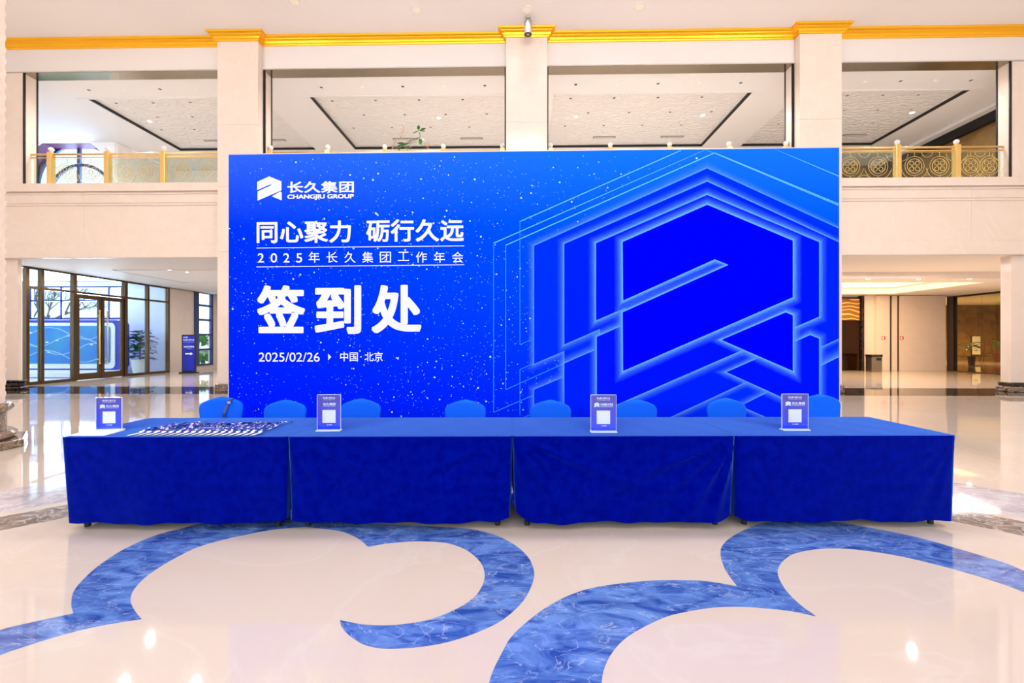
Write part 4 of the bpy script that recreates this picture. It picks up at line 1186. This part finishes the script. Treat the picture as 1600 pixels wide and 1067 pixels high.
# =================================================================== RIGHT PASSAGE THINGS
pb = P(1358, 580, z=0)
bn = thing('waste_bin', 'square bronze waste bin beside the lift door', 'bin', (pb.x, pb.y - .3, 0))
B(-.25, .25, -.2, .2, 0, .72).build('body', 'steel', bn, bevel=.015); B(-.265, .265, -.215, .215, .72, .84).build('top', 'black_marble', bn, bevel=.01); B(-.02, .2, -.222, -.2, .55, .68).build('slot', 'black', bn)
for u, lab in ((1380.5, 'small red and white wall sign left of the two dark slits'), (1409, 'small red and white wall sign right of the two dark slits')):
    p = P(u, 528, Y=YR - .17); t = thing('wall_sign', lab, 'sign', (p.x, YR - .162, p.z), 0, 'small signs on the lift lobby wall')
    B(-.09, .09, -.012, 0, -.08, .08).build('plate', 'red_sign', t, bevel=.003); B(-.06, .02, -.016, -.012, -.05, .05).build('pictogram', 'white_paint', t)
potted('corridor_plant', 'dark big-leaved plant in the dim corridor', tuple(P(1518, 571, z=0)), 1.55, .5, .2, 14, .5, 'leaf_dark', 9, spread=.30, low=.4, potm='dark_brown')
pe = P(1546, 565, z=0); es = thing('easel', 'wooden easel standing in the dim corridor', 'easel', tuple(pe))
for s_ in (-1, 1): MB().tube((s_ * .45, 0, 0), (s_ * .06, .1, 1.6), .025, n=8).build('leg', 'easel_wood', es)
MB().tube((0, .7, 0), (0, .12, 1.5), .025, n=8).build('leg', 'easel_wood', es); B(-.4, .4, -.04, .04, .55, .6).build('ledge', 'easel_wood', es)
pf = P(1525, 536, Y=34.9); fp = thing('framed_picture', 'pale framed picture on the dim corridor wall', 'picture', (pf.x, 34.88, pf.z))
B(-.35, .35, 0, .05, -.9, .55).build('frame', 'bronze', fp); B(-.31, .31, -.01, 0, -.86, .51).build('print', 'white_card', fp)
potted('corridor_flower', 'reddish potted flower beside the easel in the corridor', tuple(P(1558, 566, z=0)), 1.5, .55, .24, 12, .36, 'leaf_dark', 14, spread=.25, low=.5, potm='easel_wood')

# =================================================================== LEFT FOREGROUND COLUMN
cc = Vector((-8.02, 6.05, 0)); cr = .66
fc = thing('carved_column', 'big round carved column on a brown marble base at the left edge', 'column', cc, kind='structure')
mb = MB(); n, k = 64, 300; vv = []
for j in range(k + 1):
    z = .62 + (ZC - .62) * j / k
    for i in range(n):
        a = 2 * PI * i / n; rr = cr + .012 * math.sin(a * 16) * math.sin(z * 36)
        vv.append((rr * math.cos(a), rr * math.sin(a), z))
mb.add(vv, [(j * n + i, j * n + (i + 1) % n, (j + 1) * n + (i + 1) % n, (j + 1) * n + i) for j in range(k) for i in range(n)])
mb.build('shaft', 'beige_carved', fc, smooth=True)
MB().lathe([(cr + .03, .49), (cr + .075, .505), (cr + .095, .55), (cr + .075, .60), (cr + .02, .625), (.2, .625)], n=64).build('torus', 'brown_marble', fc, smooth=True)
MB().lathe([(cr + .02, .22), (cr + .02, .48), (.3, .49)], n=64).build('drum', 'brown_marble', fc)
MB().lathe([(cr + .10, .12), (cr + .13, .15), (cr + .13, .19), (cr + .09, .225), (.3, .23)], n=64).build('torus', 'brown_marble', fc)
o8 = [((cr + .21) / math.cos(PI / 8) * math.cos(PI / 8 + i * PI / 4), (cr + .21) / math.cos(PI / 8) * math.sin(PI / 8 + i * PI / 4)) for i in range(8)]
MB().prism(o8, lambda a, b, d: (a, b, d), 0, .11).build('plinth', 'brown_marble', fc, bevel=.015)

# =================================================================== LAMPS
# hanging cylinder spotlight in front of the middle pilaster
pc = P(825, 28, z=ZC)
ct = thing('cylinder_spotlight', 'grey cylinder spotlight hanging from the ceiling above the middle pilaster', 'spotlight', (pc.x, pc.y, ZC))
MB().lathe([(.06, -.03), (.07, 0)], n=20).build('canopy', 'grey_metal', ct); MB().tube((0, 0, -.10), (0, 0, -.03), .02).build('stem', 'grey_metal', ct)
MB().lathe([(.100, -.47), (.112, -.47), (.112, -.10), (.04, -.08)], n=24).build('body', 'grey_metal', ct, smooth=False)
MB().lathe([(.01, -.468), (.098, -.472), (.098, -.466)], n=24).build('lens', 'black', ct)


def downlight(loc, lab, r_=.13, energy=0, color=SOFT, angle=120, m='lamp_soft', group='recessed downlights', blend=.8):
    t = thing('downlight', lab, 'ceiling light', loc, 0, group)
    MB().lathe([(r_ * .80, -.004), (r_, -.012), (r_ * 1.05, -.004), (r_ * 1.05, 0)], n=20).build('ring', 'ceiling_white', t)
    MB().lathe([(.005, -.006), (r_ * .8, -.005), (r_ * .8, -.002)], n=16).build('lens', m, t)
    if energy:
        l = light('downlight_lamp', 'SPOT', (0, 0, -.05), energy, color, (0, 0, 0), spot_size=R(angle), spot_blend=blend, shadow_soft_size=.06); l.parent = t
    return t


for u, v, w_ in ((460, 2, 'left of the plant bay'), (651, 15.5, 'above the second gallery bay'), (824, 15, 'in front of the cylinder spotlight'), (999, 10.5, 'above the third gallery bay')):
    p = P(u, v, z=ZC); downlight((p.x, p.y, ZC), 'round beige downlight in the atrium ceiling, ' + w_, .15, 40, group='atrium downlights')
for x in (-12, -6, 0, 6, 12):  # unseen grid of downlights added as light sources for the hall
    for y in (1.0, 6.5):
        downlight((x, y, ZC), 'added unseen downlight in the atrium ceiling over the tables', .2, 260, SOFT, 130, group='added atrium downlights over the hall')
# chandelier out of view above the hall
cd = thing('chandelier', 'ring chandelier of glowing rods over the middle of the hall', 'chandelier', (.3, 5.6, ZC), 0, 'chandeliers of the hall')
MB().lathe([(.2, -.06), (.25, 0)], n=20).build('canopy', 'gold', cd)
for k in range(4):
    a = k * PI / 2; MB().tube((.1 * math.cos(a), .1 * math.sin(a), -.05), (1.0 * math.cos(a), 1.0 * math.sin(a), -.5), .008, n=6).build('cable', 'gold', cd)
MB().ring(lambda a, b, d: (a, b, d - .5), 1.0, .05, 40, rt=.03).build('ring', 'gold', cd)
for k in range(24):
    a = 2 * PI * k / 24; rr = 1.0 if k % 2 else .86
    MB().tube((rr * math.cos(a), rr * math.sin(a), -.55), (rr * math.cos(a), rr * math.sin(a), -.95 + .1 * (k % 3)), .03, n=8).build('glow_rod', 'chandelier_glow', cd)
l = light('chandelier_lamp', 'POINT', (0, 0, -.6), 520, (1, .97, .94), shadow_soft_size=.8); l.parent = cd
for x, w_ in ((-9.5, 'left'), (9.5, 'right')):  # side chandeliers added out of view to even the light across the hall
    c_ = copy_tree(cd); c_.location.x = x; c_['label'] = 'added unseen ring chandelier of glowing rods over the %s side of the hall' % w_
# gallery downlights
gal = [(234, 189.5, 'left bay'), (685.5, 184, 'second bay'), (900, 182, 'third bay, near the middle pilaster'), (1098, 180, 'third bay, right one'), (1425, 176, 'right bay')]
for u, v, w_ in gal:
    p = P(u, v, z=ZB + .1); downlight((p.x, p.y, ZB + .1), 'bright downlight in the relief ceiling, ' + w_, .09, 420, (1, .98, .97), 165, 'lamp_white', 'lit gallery downlights')
rn = random.Random(2)
for bi, (x0, x1) in enumerate(TR):
    nm = ['left', 'second', 'third', 'right'][bi]
    for r_, y in enumerate((15.6, 16.6, 17.6)):
        for c_ in range(4):
            x = x0 + .6 + (x1 - x0 - 1.2) * (c_ + .5 * (r_ % 2)) / 3.6
            downlight((x, y, ZB + .1), 'small unlit ceiling spot in the %s relief tray, %s row, %s' % (nm, ('front', 'middle', 'rear')[r_], ORD(c_, 4)), .055, group='unlit gallery spots in the %s tray' % nm, m='grille_dark')
    for c_ in range(5):  # every other front strip spot emits added light to brighten the gallery
        x = x0 + (x1 - x0) * (c_ + .5) / 5
        downlight((x, 14.6, ZB + .012), 'small downlight in the front strip of the gallery ceiling, %s bay, %s' % (nm, ORD(c_, 5)), .06, group='front strip spots, %s bay' % nm, m='lamp_soft' if c_ % 2 else 'grille_dark', energy=(330 if bi < 3 else 200) if c_ % 2 else 0, angle=165, color=(1, .98, .97))
    for c_ in range(2):
        x = x0 + (x1 - x0) * (.35 + .42 * c_)
        vt = thing('air_vent', 'dark slot air vent in the %s relief tray, %s one' % (nm, ('left', 'right')[c_]), 'vent', (x, 18.6, ZB + .1), 0, 'slot vents in the %s tray' % nm)
        B(-.45, .45, -.07, .07, -.012, 0).build('frame', 'grille_dark', vt)
        for y in (-.035, .01): B(-.42, .42, y, y + .02, -.018, -.012).build('slat', 'ceiling_white', vt)
# ground floor lamps
for u, v, w_ in ((265, 421.5, 'nearer'), (292, 425, 'farther')):
    p = P(u, v, z=ZG - .03); downlight((p.x, p.y, ZG - .03), 'small bright downlight in the ceiling left of the backdrop, %s one' % w_, .07, 70, SOFT, 130, 'lamp_white', 'left hall downlights')
for i_, u in enumerate((1356, 1435, 1515)):
    p = P(u, 435.8, z=3.8); downlight((p.x, p.y, 3.8), 'warm downlight in the lift lobby ceiling edge, ' + ('left one', 'middle one', 'right one')[i_], .09, 90, WARM, 130, 'lamp_white', 'lift lobby downlights')
light('lift_lobby_lamp', 'AREA', (13.6, 20.3, 4.29), 640, (1, .66, .33), (0, 0, 0), shape='RECTANGLE', size=8, size_y=3.6)
light('passage_lamp', 'AREA', (12.5, 15.5, 3.95), 150, (.97, .92, .95), (0, 0, 0), shape='RECTANGLE', size=6, size_y=1.5)
light('left_hall_lamp', 'AREA', (-12.0, 18, 3.95), 300, (1, .92, .84), (0, 0, 0), shape='RECTANGLE', size=5, size_y=3)
for x, w_ in ((28, 'nearer'), (33, 'farther')): downlight((x, 31, 4.2), 'added warm downlight in the dim corridor ceiling, %s one' % w_, .1, 1600, (1, .76, .40), 150, 'lamp_white', 'added corridor downlights')  # added to give the corridor a warm fill
